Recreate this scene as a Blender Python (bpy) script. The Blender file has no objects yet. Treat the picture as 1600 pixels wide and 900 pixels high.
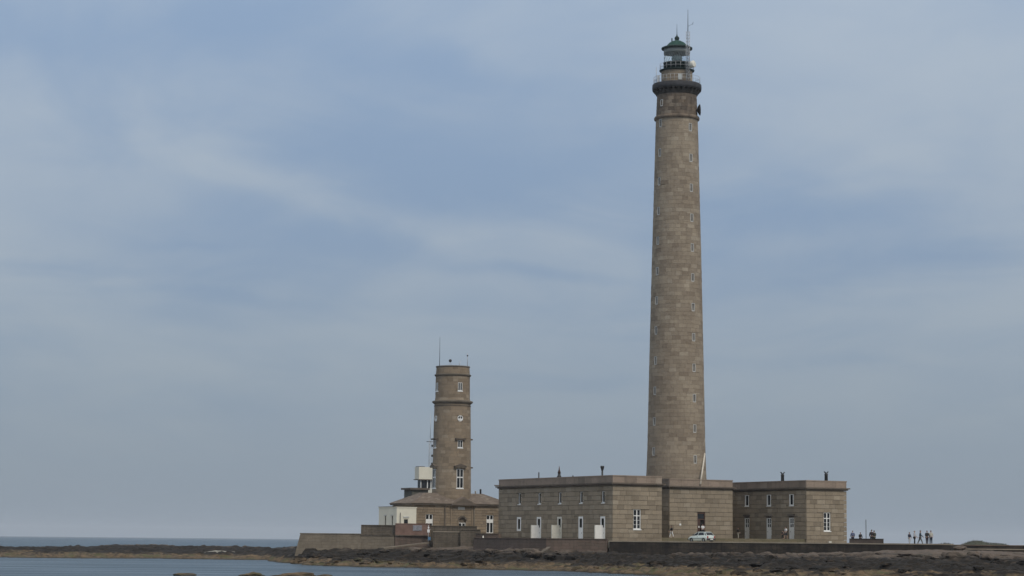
import bpy, bmesh, math, random
import numpy as np
from mathutils import Vector, Matrix, noise as mnoise
R = math.radians
random.seed(7)
scene = bpy.context.scene

# ---------------------------------------------------------------- camera
F_PX, PITCH, ROLL, EYE = 3500.0, math.atan(394.8 / 3500.0), R(0.56), 4.0
cam_d = bpy.data.cameras.new('camera'); cam_d.sensor_width = 36.0; cam_d.lens = F_PX / 1600.0 * 36.0
cam_d.clip_start = 0.5; cam_d.clip_end = 60000
cam = bpy.data.objects.new('camera', cam_d); scene.collection.objects.link(cam); scene.camera = cam
fwd = Vector((0, math.cos(PITCH), math.sin(PITCH))); up0 = Vector((0, -math.sin(PITCH), math.cos(PITCH))); r0 = Vector((1, 0, 0))
rt = r0 * math.cos(ROLL) + up0 * math.sin(ROLL); up = up0 * math.cos(ROLL) - r0 * math.sin(ROLL)
m3 = Matrix((rt, up, -fwd)).transposed(); cam.matrix_world = Matrix.Translation((0, 0, EYE)) @ m3.to_4x4()
HAZE = 0.00007
scene.view_settings.view_transform = 'Standard'; scene.view_settings.look = 'None'
scene.view_settings.exposure = 0.0; scene.view_settings.gamma = 1.0

# ---------------------------------------------------------------- sky: Nishita behind a thin layer of stratus
SUN_EL, SUN_AZ = R(46), R(149)      # azimuth clockwise from +Y: the sun stands behind the camera, to the right
world = bpy.data.worlds.new('World'); scene.world = world; world.use_nodes = True
nt = world.node_tree; nt.nodes.clear(); L = nt.links
def N(t, **k):
    n = nt.nodes.new(t)
    for a, b in k.items(): setattr(n, a, b)
    return n
out = N('ShaderNodeOutputWorld'); bg = N('ShaderNodeBackground'); bg.inputs['Strength'].default_value = 0.1
sky = N('ShaderNodeTexSky', sky_type='NISHITA'); sky.sun_disc = False; sky.sun_elevation = SUN_EL; sky.sun_rotation = SUN_AZ
sky.air_density = 1.2; sky.dust_density = 2.0
geo = N('ShaderNodeNewGeometry'); sep = N('ShaderNodeSeparateXYZ')
tc = N('ShaderNodeTexCoord'); L.new(tc.outputs['Generated'], sep.inputs[0])
def M(op, a, b=None, clamp=False):
    n = N('ShaderNodeMath', operation=op); n.use_clamp = clamp
    for i, v in enumerate((a, b)):
        if v is None: continue
        if isinstance(v, (int, float)): n.inputs[i].default_value = v
        else: L.new(v, n.inputs[i])
    return n.outputs[0]
zc = M('MAXIMUM', sep.outputs['Z'], 0.0)
# project the view direction on a cloud layer high above: stretches clouds towards the horizon
den = M('ADD', zc, 0.10)
cx = M('DIVIDE', sep.outputs['X'], den); cy = M('DIVIDE', sep.outputs['Y'], den)
comb = N('ShaderNodeCombineXYZ'); L.new(cx, comb.inputs[0]); L.new(cy, comb.inputs[1])
def cloud(scale, off, rot, detail=3.0, rough=0.45, dist=0.6, sx=1.0, sy=1.0):
    mp = N('ShaderNodeMapping'); mp.inputs['Location'].default_value = off; mp.inputs['Rotation'].default_value = (0, 0, rot)
    mp.inputs['Scale'].default_value = (sx, sy, 1)
    L.new(comb.outputs[0], mp.inputs[0])
    n = N('ShaderNodeTexNoise'); n.inputs['Scale'].default_value = scale; n.inputs['Detail'].default_value = detail
    n.inputs['Roughness'].default_value = rough; n.inputs['Distortion'].default_value = dist
    L.new(mp.outputs[0], n.inputs['Vector']); return n.outputs['Fac']
def ramp(f, a, b):
    n = N('ShaderNodeMapRange', interpolation_type='SMOOTHSTEP'); L.new(f, n.inputs[0])
    n.inputs[1].default_value = a; n.inputs[2].default_value = b; return n.outputs[0]
c1 = cloud(1.05, (3.1, 1.7, 0), 0.35, 4.0, 0.5, 0.8, sx=1.0, sy=0.45)
c2 = cloud(2.6, (9.3, 4.2, 0), -0.12, 5.0, 0.55, 1.0, 0.8, 0.55)
# banks and gaps of the stratus that can be told apart, at their own bearings (slope of the view ray), ragged by noise
yy_ = M('MAXIMUM', sep.outputs['Y'], 0.2)
ax = M('DIVIDE', sep.outputs['X'], yy_); ay = M('DIVIDE', sep.outputs['Z'], yy_)
cb2 = N('ShaderNodeCombineXYZ'); L.new(ax, cb2.inputs[0]); L.new(M('MULTIPLY', ay, 2.2), cb2.inputs[1])
wn = N('ShaderNodeTexNoise'); wn.inputs['Scale'].default_value = 16.0; wn.inputs['Detail'].default_value = 4.0; L.new(cb2.outputs[0], wn.inputs['Vector'])
wsep = N('ShaderNodeSeparateColor'); L.new(wn.outputs['Color'], wsep.inputs[0])
ax = M('ADD', ax, M('MULTIPLY', M('SUBTRACT', wsep.outputs[0], 0.5), 0.060)); ay = M('ADD', ay, M('MULTIPLY', M('SUBTRACT', wsep.outputs[1], 0.5), 0.022))
acc = M('ADD', M('MULTIPLY', M('SUBTRACT', c1, 0.5), 2.1), M('MULTIPLY', M('SUBTRACT', c2, 0.5), 1.35))
BANKS = [(565,330,175,24,18,.55),(340,285,120,30,12,.25),(80,50,280,80,0,-.75),(300,640,260,14,-2,-.22),(1300,560,220,12,2,-.25),(520,520,200,12,2,.22),(640,245,190,50,14,-.50),(230,520,330,85,0,.22),(60,420,140,10,1,-.42),(850,432,110,11,4,-.42),(290,386,70,9,3,-.30),(1230,320,160,36,-7,-.48),
         (1430,398,210,20,-3,-.36),(1120,265,70,45,0,.2),(1420,90,320,120,5,.52),(640,95,170,32,12,-.28),(110,210,170,50,-8,-.30),(860,590,140,10,0,-.35),(330,462,120,9,4,-.30),(880,350,120,50,10,.22),(820,70,120,60,0,.15),(1400,470,200,20,0,.25),(560,440,230,22,3,.22)]
for (bx, by, sx_, sy_, rot, amp) in BANKS:
    x0, y0, c_, s_ = (bx-800)/3500, (840-by)/3500*1.01, math.cos(R(-rot)), math.sin(R(-rot))
    dx, dy = M('SUBTRACT', ax, x0), M('SUBTRACT', ay, y0)
    u_ = M('DIVIDE', M('ADD', M('MULTIPLY', dx, c_), M('MULTIPLY', dy, s_)), sx_/3500); v_ = M('DIVIDE', M('SUBTRACT', M('MULTIPLY', dy, c_), M('MULTIPLY', dx, s_)), sy_/3500)
    q_ = M('ADD', M('MULTIPLY', u_, u_), M('MULTIPLY', v_, v_)); acc = M('ADD', acc, M('MULTIPLY', M('EXPONENT', M('MULTIPLY', q_, -0.7)), amp))
cm = ramp(acc, -0.78, 0.72)
def rgb(c):
    n = N('ShaderNodeRGB'); n.outputs[0].default_value = (*c, 1); return n.outputs[0]
def mix(f, a, b, bt='MIX'):
    n = N('ShaderNodeMix', data_type='RGBA', blend_type=bt)
    if isinstance(f, (int, float)): n.inputs[0].default_value = f
    else: L.new(f, n.inputs[0])
    L.new(a, n.inputs[6]); L.new(b, n.inputs[7]); return n.outputs[2]
veil_thin, veil_thick, veil_low, veil_high = rgb((1.86, 2.58, 3.72)), rgb((2.98, 3.48, 4.10)), rgb((2.42, 3.00, 3.66)), rgb((3.05, 3.15, 3.25))
veil = mix(cm, veil_thin, veil_thick)
veil = mix(ramp(zc, 0.0, 0.15), veil_low, veil)
veil = mix(ramp(zc, 0.28, 0.7), veil, veil_high)          # the layer overhead is plain grey cloud
# overcast luminance law: brighter towards the zenith, L = L0 (1 + 2 sin e)
lum = M('ADD', 1.0, M('MULTIPLY', zc, 2.0)); lc = N('ShaderNodeCombineColor')
for q in range(3): L.new(lum, lc.inputs[q])
veil = mix(1.0, veil, lc.outputs[0], 'MULTIPLY')
col = mix(0.92, sky.outputs[0], veil)
L.new(col, bg.inputs['Color']); L.new(bg.outputs[0], out.inputs[0])

sun_d = bpy.data.lights.new('sun', 'SUN'); sun_d.energy = 1.6; sun_d.angle = R(12); sun_d.color = (1.0, 0.93, 0.82)
sun = bpy.data.objects.new('sun', sun_d); scene.collection.objects.link(sun)
sv = Vector((math.sin(SUN_AZ) * math.cos(SUN_EL), math.cos(SUN_AZ) * math.cos(SUN_EL), math.sin(SUN_EL)))
sun.rotation_euler = (-sv).to_track_quat('-Z', 'Y').to_euler()

# ---------------------------------------------------------------- helpers
def tag(o, label=None, cat=None, group=None, kind=None):
    if label: o['label'] = label
    if cat: o['category'] = cat
    if group: o['group'] = group
    if kind: o['kind'] = kind
    return o
def link(name, me, mat=None, parent=None, loc=None, rz=None):
    o = bpy.data.objects.new(name, me); scene.collection.objects.link(o)
    if mat is not None and me is not None and not me.materials: me.materials.append(mat)
    if parent is not None: o.parent = parent
    if loc is not None: o.location = loc
    if rz is not None: o.rotation_euler = (0, 0, rz)
    return o
def empty(name, loc, rz=0, **k):
    o = link(name, None, loc=loc, rz=rz); return tag(o, **k)
class MB:
    def __init__(s): s.v = []; s.f = []; s.smooth = []
    def add(s, vs, fs, sm=False):
        b = len(s.v); s.v += [tuple(p) for p in vs]; s.f += [tuple(b + i for i in f) for f in fs]; s.smooth += [sm] * len(fs); return s
    def box(s, x0, x1, y0, y1, z0, z1, mtx=None):
        vs = [Vector(p) for p in ((x0,y0,z0),(x1,y0,z0),(x1,y1,z0),(x0,y1,z0),(x0,y0,z1),(x1,y0,z1),(x1,y1,z1),(x0,y1,z1))]
        if mtx: vs = [mtx @ p for p in vs]
        return s.add(vs, [(0,3,2,1),(4,5,6,7),(0,1,5,4),(1,2,6,5),(2,3,7,6),(3,0,4,7)])
    def lathe(s, prof, n=48, c=(0, 0), sm=True, a0=0.0, a1=2 * math.pi, cap=True):
        full = abs(a1 - a0 - 2 * math.pi) < 1e-6; k = n if full else n + 1; vs = []; fs = []
        for r, z in prof:
            for i in range(k):
                a = a0 + (a1 - a0) * i / n; vs.append((c[0] + r * math.cos(a), c[1] + r * math.sin(a), z))
        for j in range(len(prof) - 1):
            for i in range(n):
                i2 = (i + 1) % k; fs.append((j*k+i, j*k+i2, (j+1)*k+i2, (j+1)*k+i))
        s.add(vs, fs, sm)
        if cap and full:
            b = len(s.v) - len(vs)
            s.f.append(tuple(b + i for i in reversed(range(k)))); s.f.append(tuple(b + (len(prof)-1)*k + i for i in range(k))); s.smooth += [False, False]
        return s
    def tube(s, pts, r, n=6, sm=True):
        pts = [Vector(p) for p in pts]; rs = r if isinstance(r, (list, tuple)) else [r] * len(pts); vs = []; fs = []
        for j, p in enumerate(pts):
            t = (pts[min(j+1, len(pts)-1)] - pts[max(j-1, 0)]).normalized()
            a = t.orthogonal().normalized() if j == 0 else (prev - t * prev.dot(t)).normalized(); prev = a; b2 = t.cross(a)
            for i in range(n):
                q = 2 * math.pi * i / n; vs.append(p + a * rs[j] * math.cos(q) + b2 * rs[j] * math.sin(q))
        for j in range(len(pts) - 1):
            for i in range(n): fs.append((j*n+i, j*n+(i+1)%n, (j+1)*n+(i+1)%n, (j+1)*n+i))
        fs.append(tuple(reversed(range(n)))); fs.append(tuple((len(pts)-1)*n+i for i in range(n)))
        return s.add(vs, fs, sm)
    def ball(s, c, r, n=10, m=7, sz=(1, 1, 1)):
        vs = []; fs = []
        for j in range(m + 1):
            p = math.pi * j / m
            for i in range(n):
                a = 2 * math.pi * i / n; vs.append((c[0] + r*sz[0]*math.sin(p)*math.cos(a), c[1] + r*sz[1]*math.sin(p)*math.sin(a), c[2] + r*sz[2]*math.cos(p)))
        for j in range(m):
            for i in range(n): fs.append((j*n+i, (j+1)*n+i, (j+1)*n+(i+1)%n, j*n+(i+1)%n))
        return s.add(vs, fs, True)
    def prism(s, poly, z0, z1):       # poly counter-clockwise in x,y
        n = len(poly); vs = [(x, y, z0) for x, y in poly] + [(x, y, z1) for x, y in poly]
        fs = [tuple(reversed(range(n))), tuple(range(n, 2*n))] + [(i, (i+1)%n, n+(i+1)%n, n+i) for i in range(n)]
        return s.add(vs, fs)
    def mesh(s, name, mat):
        me = bpy.data.meshes.new(name); me.from_pydata(s.v, [], s.f); me.polygons.foreach_set('use_smooth', s.smooth); me.update()
        if mat: me.materials.append(mat)
        return me
    def build(s, name, mat, parent=None, loc=None, rz=None, **k):
        return tag(link(name, s.mesh(name, mat), None, parent, loc, rz), **k)

# ---------------------------------------------------------------- materials
def new_mat(name):
    m = bpy.data.materials.new(name); m.use_nodes = True; t = m.node_tree
    b = t.nodes['Principled BSDF']; return m, t, b
class T:            # tiny node toolkit
    def __init__(s, t): s.t = t
    def n(s, ty, ins=None, **k):
        n = s.t.nodes.new(ty)
        for a, b in k.items(): setattr(n, a, b)
        for a, v in (ins or {}).items():
            if isinstance(v, bpy.types.NodeSocket): s.t.links.new(v, n.inputs[a])
            else: n.inputs[a].default_value = v
        return n
    def math(s, op, a, b=0.0, clamp=False): 
        n = s.n('ShaderNodeMath', {0: a, 1: b}, operation=op); n.use_clamp = clamp; return n.outputs[0]
    def mix(s, f, a, b, bt='MIX'):
        fix = lambda c: (*c, 1) if isinstance(c, tuple) and len(c) == 3 else c
        return s.n('ShaderNodeMix', {0: f, 6: fix(a), 7: fix(b)}, data_type='RGBA', blend_type=bt).outputs[2]
    def noise(s, vec, scale, detail=3.0, rough=0.55, dist=0.0):
        return s.n('ShaderNodeTexNoise', {'Vector': vec, 'Scale': scale, 'Detail': detail, 'Roughness': rough, 'Distortion': dist}).outputs['Fac']
    def scaled(s, vec, sc): return s.n('ShaderNodeMapping', {0: vec, 3: sc}).outputs[0]
    def rng(s, f, a, b, c=0.0, d=1.0): return s.n('ShaderNodeMapRange', {0: f, 1: a, 2: b, 3: c, 4: d}).outputs[0]
    def pos(s): return s.n('ShaderNodeNewGeometry').outputs['Position']
    def bump(s, b, h, st=0.5, d=0.05):
        s.t.links.new(s.n('ShaderNodeBump', {'Height': h, 'Strength': st, 'Distance': d}).outputs[0], b.inputs['Normal'])
def plain(name, c, rough=0.6, metal=0.0, var=0.12, sc=1.5):
    m, t, b = new_mat(name); k = T(t); p = k.pos(); f = k.rng(k.noise(p, sc, 4.0), 0.3, 0.7)
    t.links.new(k.mix(f, tuple(x * (1 - var) for x in c), tuple(min(1, x * (1 + var)) for x in c)), b.inputs['Base Color'])
    b.inputs['Roughness'].default_value = rough; b.inputs['Metallic'].default_value = metal; return m
def stone(name, base, alt, dark, streak=0.35, grime=0.3, rough=0.9, spread=1.0):
    """dressed granite: every block its own tint, large weather patches, rain streaks, speckle"""
    m, t, b = new_mat(name); k = T(t); p = k.pos(); g = k.n('ShaderNodeNewGeometry'); oi = k.n('ShaderNodeObjectInfo')
    rnd = k.math('FRACT', k.math('ADD', g.outputs['Random Per Island'], k.math('MULTIPLY', oi.outputs['Random'], 7.31)))
    rnd2 = k.math('FRACT', k.math('MULTIPLY', rnd, 17.7))
    c = k.mix(k.rng(rnd, 0.5 - .5*spread, 0.5 + .5*spread), base, alt)
    # a minority of the blocks are clearly darker or paler
    c = k.mix(k.math('MULTIPLY', k.rng(rnd2, 0.80, 0.92), 0.42), c, dark)
    c = k.mix(k.math('MULTIPLY', k.rng(rnd2, 0.14, 0.07), 0.14), c, (0.62, 0.56, 0.46))
    big = k.rng(k.noise(p, 0.22, 5.0, 0.6), 0.42, 0.68)
    c = k.mix(k.math('MULTIPLY', big, grime), c, dark)
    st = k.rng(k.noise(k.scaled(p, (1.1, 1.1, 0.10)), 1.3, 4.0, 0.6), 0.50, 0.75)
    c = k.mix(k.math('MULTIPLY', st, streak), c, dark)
    sz = k.n('ShaderNodeSeparateXYZ', {0: p}).outputs[2]
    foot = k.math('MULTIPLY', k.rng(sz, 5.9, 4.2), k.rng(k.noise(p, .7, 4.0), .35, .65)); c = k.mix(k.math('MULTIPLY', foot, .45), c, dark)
    sp_ = k.rng(k.noise(k.scaled(p, (.9, .9, 1.3)), 1.0, 4.0, 0.65), 0.54, 0.66); c = k.mix(k.math('MULTIPLY', sp_, grime*.85), c, dark)
    fine = k.noise(p, 9.0, 5.0, 0.7)
    c = k.mix(1.0, c, k.n('ShaderNodeCombineColor', {0: k.rng(fine, .2, .8, .78, 1.2), 1: k.rng(fine, .2, .8, .78, 1.2), 2: k.rng(fine, .2, .8, .78, 1.2)}).outputs[0], 'MULTIPLY')
    t.links.new(c, b.inputs['Base Color']); b.inputs['Roughness'].default_value = rough
    b.inputs['Specular IOR Level'].default_value = 0.25
    k.bump(b, fine, 0.5, 0.03); return m
def masonry(name, c1, c2, mortar, sc=(1.0, 0.45), dark=(0.05, 0.045, 0.035), grime=0.5, vec_axis='W'):
    """rubble and block wall too fine to pick apart: brick joints, stains, streaks"""
    m, t, b = new_mat(name); k = T(t); p = k.pos(); s = k.n('ShaderNodeSeparateXYZ', {0: p})
    u = k.math('ADD', s.outputs[0], k.math('MULTIPLY', s.outputs[1], 0.63))
    v = k.n('ShaderNodeCombineXYZ', {0: u, 1: s.outputs[2], 2: 0.0}).outputs[0]
    wob = k.n('ShaderNodeTexNoise', {'Vector': p, 'Scale': 1.1, 'Detail': 4.0}).outputs['Color']
    v = k.n('ShaderNodeVectorMath', {0: v, 1: k.n('ShaderNodeVectorMath', {0: wob, 'Scale': 0.45}, operation='SCALE').outputs[0]}, operation='ADD').outputs[0]
    br = k.n('ShaderNodeTexBrick', {'Vector': v, 'Color1': (*c1, 1), 'Color2': (*c2, 1), 'Mortar': (*mortar, 1), 'Scale': 1.0, 'Mortar Size': 0.018,
              'Brick Width': sc[0], 'Row Height': sc[1], 'Bias': 0.0})
    c = br.outputs['Color']
    big = k.rng(k.noise(p, 0.35, 6.0, 0.65), 0.40, 0.66); c = k.mix(k.math('MULTIPLY', big, grime), c, dark)
    st = k.rng(k.noise(k.scaled(p, (1.6, 1.6, 0.15)), 1.2, 5.0, 0.6), 0.45, 0.72); c = k.mix(k.math('MULTIPLY', st, grime), c, dark)
    t.links.new(c, b.inputs['Base Color']); b.inputs['Roughness'].default_value = 0.92; b.inputs['Specular IOR Level'].default_value = 0.2
    k.bump(b, k.math('SUBTRACT', k.noise(p, 5.0, 5.0), br.outputs['Fac']), 0.6, 0.05); return m
GR, GR2, GRD = (0.300, 0.248, 0.183), (0.255, 0.212, 0.158), (0.125, 0.100, 0.072)
MAT = dict(
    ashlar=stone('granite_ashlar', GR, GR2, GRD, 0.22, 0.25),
    tower=stone('granite_tower', (0.325, 0.268, 0.200), (0.245, 0.200, 0.150), (0.14, 0.105, 0.076), 0.25, 0.42),
    towertop=stone('stained_granite', (0.20, 0.155, 0.115), (0.14, 0.11, 0.085), (0.05, 0.042, 0.035), 0.7, 0.5),
    old=stone('old_granite', (0.290, 0.226, 0.160), (0.245, 0.194, 0.140), (0.14, 0.108, 0.076), 0.25, 0.40),
    mortar=plain('mortar', (0.13, 0.105, 0.08), 0.95),
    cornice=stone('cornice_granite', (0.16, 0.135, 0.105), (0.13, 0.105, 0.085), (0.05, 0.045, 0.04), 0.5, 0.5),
    parapet=stone('parapet_granite', (0.31, 0.240, 0.190), (0.275, 0.218, 0.172), (0.11, 0.09, 0.07), 0.35, 0.3),
    roofing=plain('roof_gravel', (0.16, 0.14, 0.12), 0.95),
    tiles=stone('roof_slates', (0.180, 0.142, 0.112), (0.155, 0.124, 0.100), (0.09, 0.07, 0.055), 0.3, 0.35),
    white=plain('white_paint', (0.74, 0.74, 0.72), 0.5, var=0.06),
    cream=plain('cream_render', (0.66, 0.63, 0.53), 0.8, var=0.07, sc=0.6),
    offwhite=plain('weathered_white', (0.62, 0.60, 0.53), 0.75, var=0.14, sc=2.0),
    dullwhite=plain('faded_paint', (0.42, 0.44, 0.43), 0.7, var=0.15),
    surround=plain('pale_surround', (0.50, 0.50, 0.48), 0.7, var=0.1),
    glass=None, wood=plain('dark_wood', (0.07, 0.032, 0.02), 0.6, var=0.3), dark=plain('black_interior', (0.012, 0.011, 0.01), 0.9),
    iron=plain('dark_iron', (0.035, 0.035, 0.035), 0.6, 0.3), galv=plain('galvanised_steel', (0.42, 0.43, 0.44), 0.5, 0.4),
    green=plain('green_copper_paint', (0.008, 0.048, 0.037), 0.85, var=0.25, sc=3.0), dkgreen=plain('dark_green_paint', (0.010, 0.026, 0.024), 0.8),
    lens=plain('lantern_blind', (0.22, 0.235, 0.225), 0.5), pipe=plain('pale_pipe', (0.55, 0.50, 0.42), 0.6),
)
def glassy(name, c, rough=0.12, alpha=None, trans=0.0):
    m, t, b = new_mat(name); b.inputs['Base Color'].default_value = (*c, 1); b.inputs['Roughness'].default_value = rough
    b.inputs['Transmission Weight'].default_value = trans; b.inputs['IOR'].default_value = 1.45 if not trans else 1.05; return m
MAT['glass'] = glassy('window_glass', (0.02, 0.022, 0.025), 0.15)
MAT['dullpane'] = plain('pale_grey_pane', (.17, .155, .135), .35, var=.4, sc=.9)  # tower panes in a brownish grey of uneven tone
MAT['darkstone'] = plain('dark_corbel_stone', (.045, .040, .036), .9, var=.4)  # much darker stone for the corbel course and gallery brackets
MAT['clear'] = glassy('lantern_glass', (0.9, 0.95, 0.95), 0.02, trans=1.0)
MAT['prism'] = glassy('lens_glass', (0.45, 0.5, 0.48), 0.1, trans=0.3)

# ---------------------------------------------------------------- terrain, water
rs = np.random.RandomState(11); LAT = rs.rand(256, 256)
def vnoise(x, y, seed=0):
    x = x + seed * 37.17; y = y + seed * 91.7; xi = np.floor(x).astype(int); yi = np.floor(y).astype(int); fx = x - xi; fy = y - yi
    fx = fx*fx*(3-2*fx); fy = fy*fy*(3-2*fy); g = lambda i, j: LAT[(i) % 256, (j) % 256]
    return (g(xi, yi)*(1-fx)+g(xi+1, yi)*fx)*(1-fy)+(g(xi, yi+1)*(1-fx)+g(xi+1, yi+1)*fx)*fy
def fbm(x, y, o=4, seed=0):
    s = 0; a = 1; tt = 0
    for i in range(o): s = s + a*vnoise(x*2**i, y*2**i, seed+i); tt += a; a *= .5
    return s / tt
def slabs(x, y, seed=0):
    """cellular rock: each cell has its own height and tilt, with cracks between"""
    xi = np.floor(x).astype(int); yi = np.floor(y).astype(int); d1 = np.full(x.shape, 9.); d2 = d1.copy(); h = np.zeros(x.shape)
    for i in (-1, 0, 1):
        for j in (-1, 0, 1):
            a = (xi+i+seed*13) % 256; b = (yi+j+seed*29) % 256
            px = xi+i+.15+.7*LAT[a, b]; py = yi+j+.15+.7*LAT[b, a]; d = np.hypot(x-px, y-py)
            hh = LAT[(a+77) % 256, b] + (x-px)*(LAT[a, (b+50) % 256]-.5)*.8 + (y-py)*(LAT[(a+9) % 256, (b+150) % 256]-.5)*.8
            c = d < d1; d2 = np.where(c, d1, np.minimum(d2, d)); h = np.where(c, hh, h); d1 = np.where(c, d, d1)
    return h, np.clip((d2-d1)*4, 0, 1)
WATER = 0.4
TAB = {0: [(150,-2.5),(360,-1),(376,.4),(390,1.0),(410,1.75),(440,1.6),(480,-.5),(560,-2)],
       100: [(150,-2.5),(360,-1),(376,.4),(392,1.1),(420,1.95),(450,1.6),(490,-.5),(560,-2)],
       200: [(150,-2.5),(360,-1),(376,.4),(395,1.25),(430,2.35),(470,1.6),(510,-.5),(560,-2)],
       290: [(150,-2.5),(360,-1),(376,.4),(395,1.3),(430,2.4),(470,1.6),(510,-.5),(560,-2)],
       415: [(150,-2.5),(360,-1),(374,.4),(395,1.3),(420,2.2),(470,1.7),(520,-.5),(560,-2)],
       435: [(150,-2.5),(320,-1),(335,.4),(355,1.2),(380,1.95),(420,1.9),(480,-.5),(560,-2)],
       480: [(150,-2.5),(290,-1),(307,.4),(318,.85),(328,1.6),(338,2.35),(400,2.6),(470,-.5),(560,-2)],
       600: [(150,-2.5),(280,-1),(293,.4),(304,.95),(315,1.55),(328,2.3),(336,2.7),(420,2.8),(470,-.5),(560,-2)],
       720: [(150,-2.5),(270,-1),(285,.4),(296,.9),(306,1.5),(318,2.2),(330,2.8),(420,2.8),(470,-.5),(560,-2)],
       800: [(150,-2.5),(265,-1),(280,.4),(287,.85),(294,1.45),(300,2.2),(304,2.8),(420,2.8),(470,-.5),(560,-2)],
       950: [(150,-2.5),(235,-.8),(259,.4),(266,.75),(280,1.3),(290,2.0),(300,2.4),(420,2.8),(470,-.5),(560,-2)],
       1050: [(150,-2),(205,-.6),(228,.4),(250,.8),(265,1.3),(282,1.8),(294,2.4),(420,2.8),(470,-.5),(560,-2)],
       1200: [(150,-1.5),(180,-.3),(200,.4),(235,.75),(255,1.45),(275,2.0),(293,2.5),(420,2.8),(470,-.5),(560,-2)],
       1370: [(150,-1),(170,0),(190,.5),(228,.9),(250,1.6),(268,2.3),(280,3.0),(290,3.0),(420,3.0),(470,-.5),(560,-2)],
       1450: [(150,-1),(170,0),(190,.6),(225,.95),(250,1.7),(264,2.5),(272,3.15),(284,3.3),(420,3.3),(470,-.5),(560,-2)],
       1600: [(150,-1),(170,0),(190,.7),(225,1.0),(250,1.7),(265,2.4),(280,2.95),(300,3.1),(420,3.5),(520,1),(560,-2)]}
cols = sorted(TAB); acol = np.array([(c-800)/3500 for c in cols])
xs = np.arange(-118, 118, .36)
ys = np.concatenate([np.arange(150, 190, 2.0), np.arange(190, 345, .30), np.arange(345, 440, .7), np.arange(440, 560, 4.0)])
X, Y = np.meshgrid(xs, ys)
def base_h(X, Y):
    Xw = X + (fbm(X/14, Y/14, 3, 5)-.5)*6; Yw = Y + (fbm(X/9, Y/12, 4, 3)-.5)*13
    prof = np.stack([np.interp(Yw, [p[0] for p in TAB[c]], [p[1] for p in TAB[c]]) for c in cols])
    a = np.clip(Xw/np.maximum(Y, 1), acol[0], acol[-1]-1e-6); j = np.clip(np.searchsorted(acol, a, 'right')-1, 0, len(cols)-2)
    w = (a-acol[j])/(acol[j+1]-acol[j])
    return np.take_along_axis(prof, j[None], 0)[0]*(1-w)+np.take_along_axis(prof, j[None]+1, 0)[0]*w
def height(X, Y):
    b = base_h(X, Y)
    h1, e1 = slabs(X/5.2 + .25*fbm(X/3, Y/3, 2, 8), Y/3.6, 1); h2, e2 = slabs(X/1.9 + .3*fbm(X, Y, 2, 4), Y/1.5, 2); h3, e3 = slabs(X/.85, Y/.8, 3)
    k = np.clip((b+.6)/1.2, 0, 1)
    k *= np.where(b > 2.0, np.clip(1-(b-2.0)/1.6, .35, 1), 1)
    n = (h1-.5)*.55*(.4+.6*e1) + (h2-.5)*.52 + (e2-1)*.22 + (h3-.5)*.30 + (fbm(X*1.3, Y*1.6, 3, 7)-.5)*.30*np.clip(e3*1.3, 0, 1) + (fbm(X/8, Y/8, 3, 2)-.5)*.7
    return np.where(Y < 345, b + n*k, b + n*k*.8)
Z = height(X, Y)
Z = np.where((Y > 300) & (X > -36) & (X < 120) & (Y < 420), np.minimum(Z, 3.2), Z)
def ground(x, y): return float(height(np.array([[float(x)]]), np.array([[float(y)]]))[0, 0])
ny, nx = X.shape; me = bpy.data.meshes.new('rocky_foreshore')
me.vertices.add(nx*ny); me.vertices.foreach_set('co', np.stack([X, Y, Z], -1).ravel())
idx = np.arange(nx*ny).reshape(ny, nx); q = np.stack([idx[:-1, :-1], idx[:-1, 1:], idx[1:, 1:], idx[1:, :-1]], -1).reshape(-1, 4)
me.loops.add(q.size); me.loops.foreach_set('vertex_index', q.ravel()); me.polygons.add(len(q)); me.polygons.foreach_set('loop_start', np.arange(0, q.size, 4)); me.update(calc_edges=True)

def rock_mat(name, boulder=False):
    m, t, b = new_mat(name); k = T(t); p = k.pos(); s = k.n('ShaderNodeSeparateXYZ', {0: p})
    n1 = k.noise(k.scaled(p, (.12, .2, .6)), 1.0, 5.0, .6); n2 = k.noise(p, 1.1, 6.0, .65); n3 = k.noise(p, 6.0, 5.0, .7)
    zz = k.math('ADD', s.outputs[2], k.math('MULTIPLY', k.math('SUBTRACT', n1, 0.5), 2.0))
    zz = k.math('ADD', zz, k.math('MULTIPLY', k.math('SUBTRACT', n2, 0.5), 0.9))
    weed = k.mix(k.rng(n2, .38, .62), (0.150, 0.104, 0.060), (0.045, 0.034, 0.022))
    weed = k.mix(k.rng(k.noise(p, .35, 4.0), .52, .66), weed, (0.075, 0.072, 0.032))
    weed = k.mix(k.math('MULTIPLY', k.rng(n3, .55, .75), .6), weed, (0.26, 0.19, 0.12))
    black = k.mix(k.rng(n2, .40, .72), (0.0085, 0.0068, 0.0052), (0.024, 0.018, 0.012))
    pink = k.mix(k.rng(n3, .3, .7), (0.140, 0.108, 0.084), (0.085, 0.066, 0.052))
    pink = k.mix(k.rng(k.noise(p, .8, 5.0), .5, .7), pink, (0.055, 0.048, 0.036))
    black = k.mix(k.math('MULTIPLY', k.rng(k.noise(k.scaled(p, (.5, .8, 1.4)), 1.1, 5.0, .65), .57, .66), .55), black, (.080, .055, .034))
    c = k.mix(k.rng(zz, 0.95, 1.30), weed, black); c = k.mix(k.rng(zz, 2.35, 2.85), c, pink)
    wet = k.rng(s.outputs[2], WATER+.02, WATER+.22); c = k.mix(wet, (0.03, 0.025, 0.016), c)
    t.links.new(c, b.inputs['Base Color']); b.inputs['Roughness'].default_value = .85; b.inputs['Specular IOR Level'].default_value = .25
    k.bump(b, k.math('ADD', n2, k.math('MULTIPLY', n3, .5)), .8, .12); return m
MAT['rock'] = rock_mat('foreshore_rock'); me.materials.append(MAT['rock'])
tag(link('rocky_foreshore', me), kind='structure')

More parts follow.
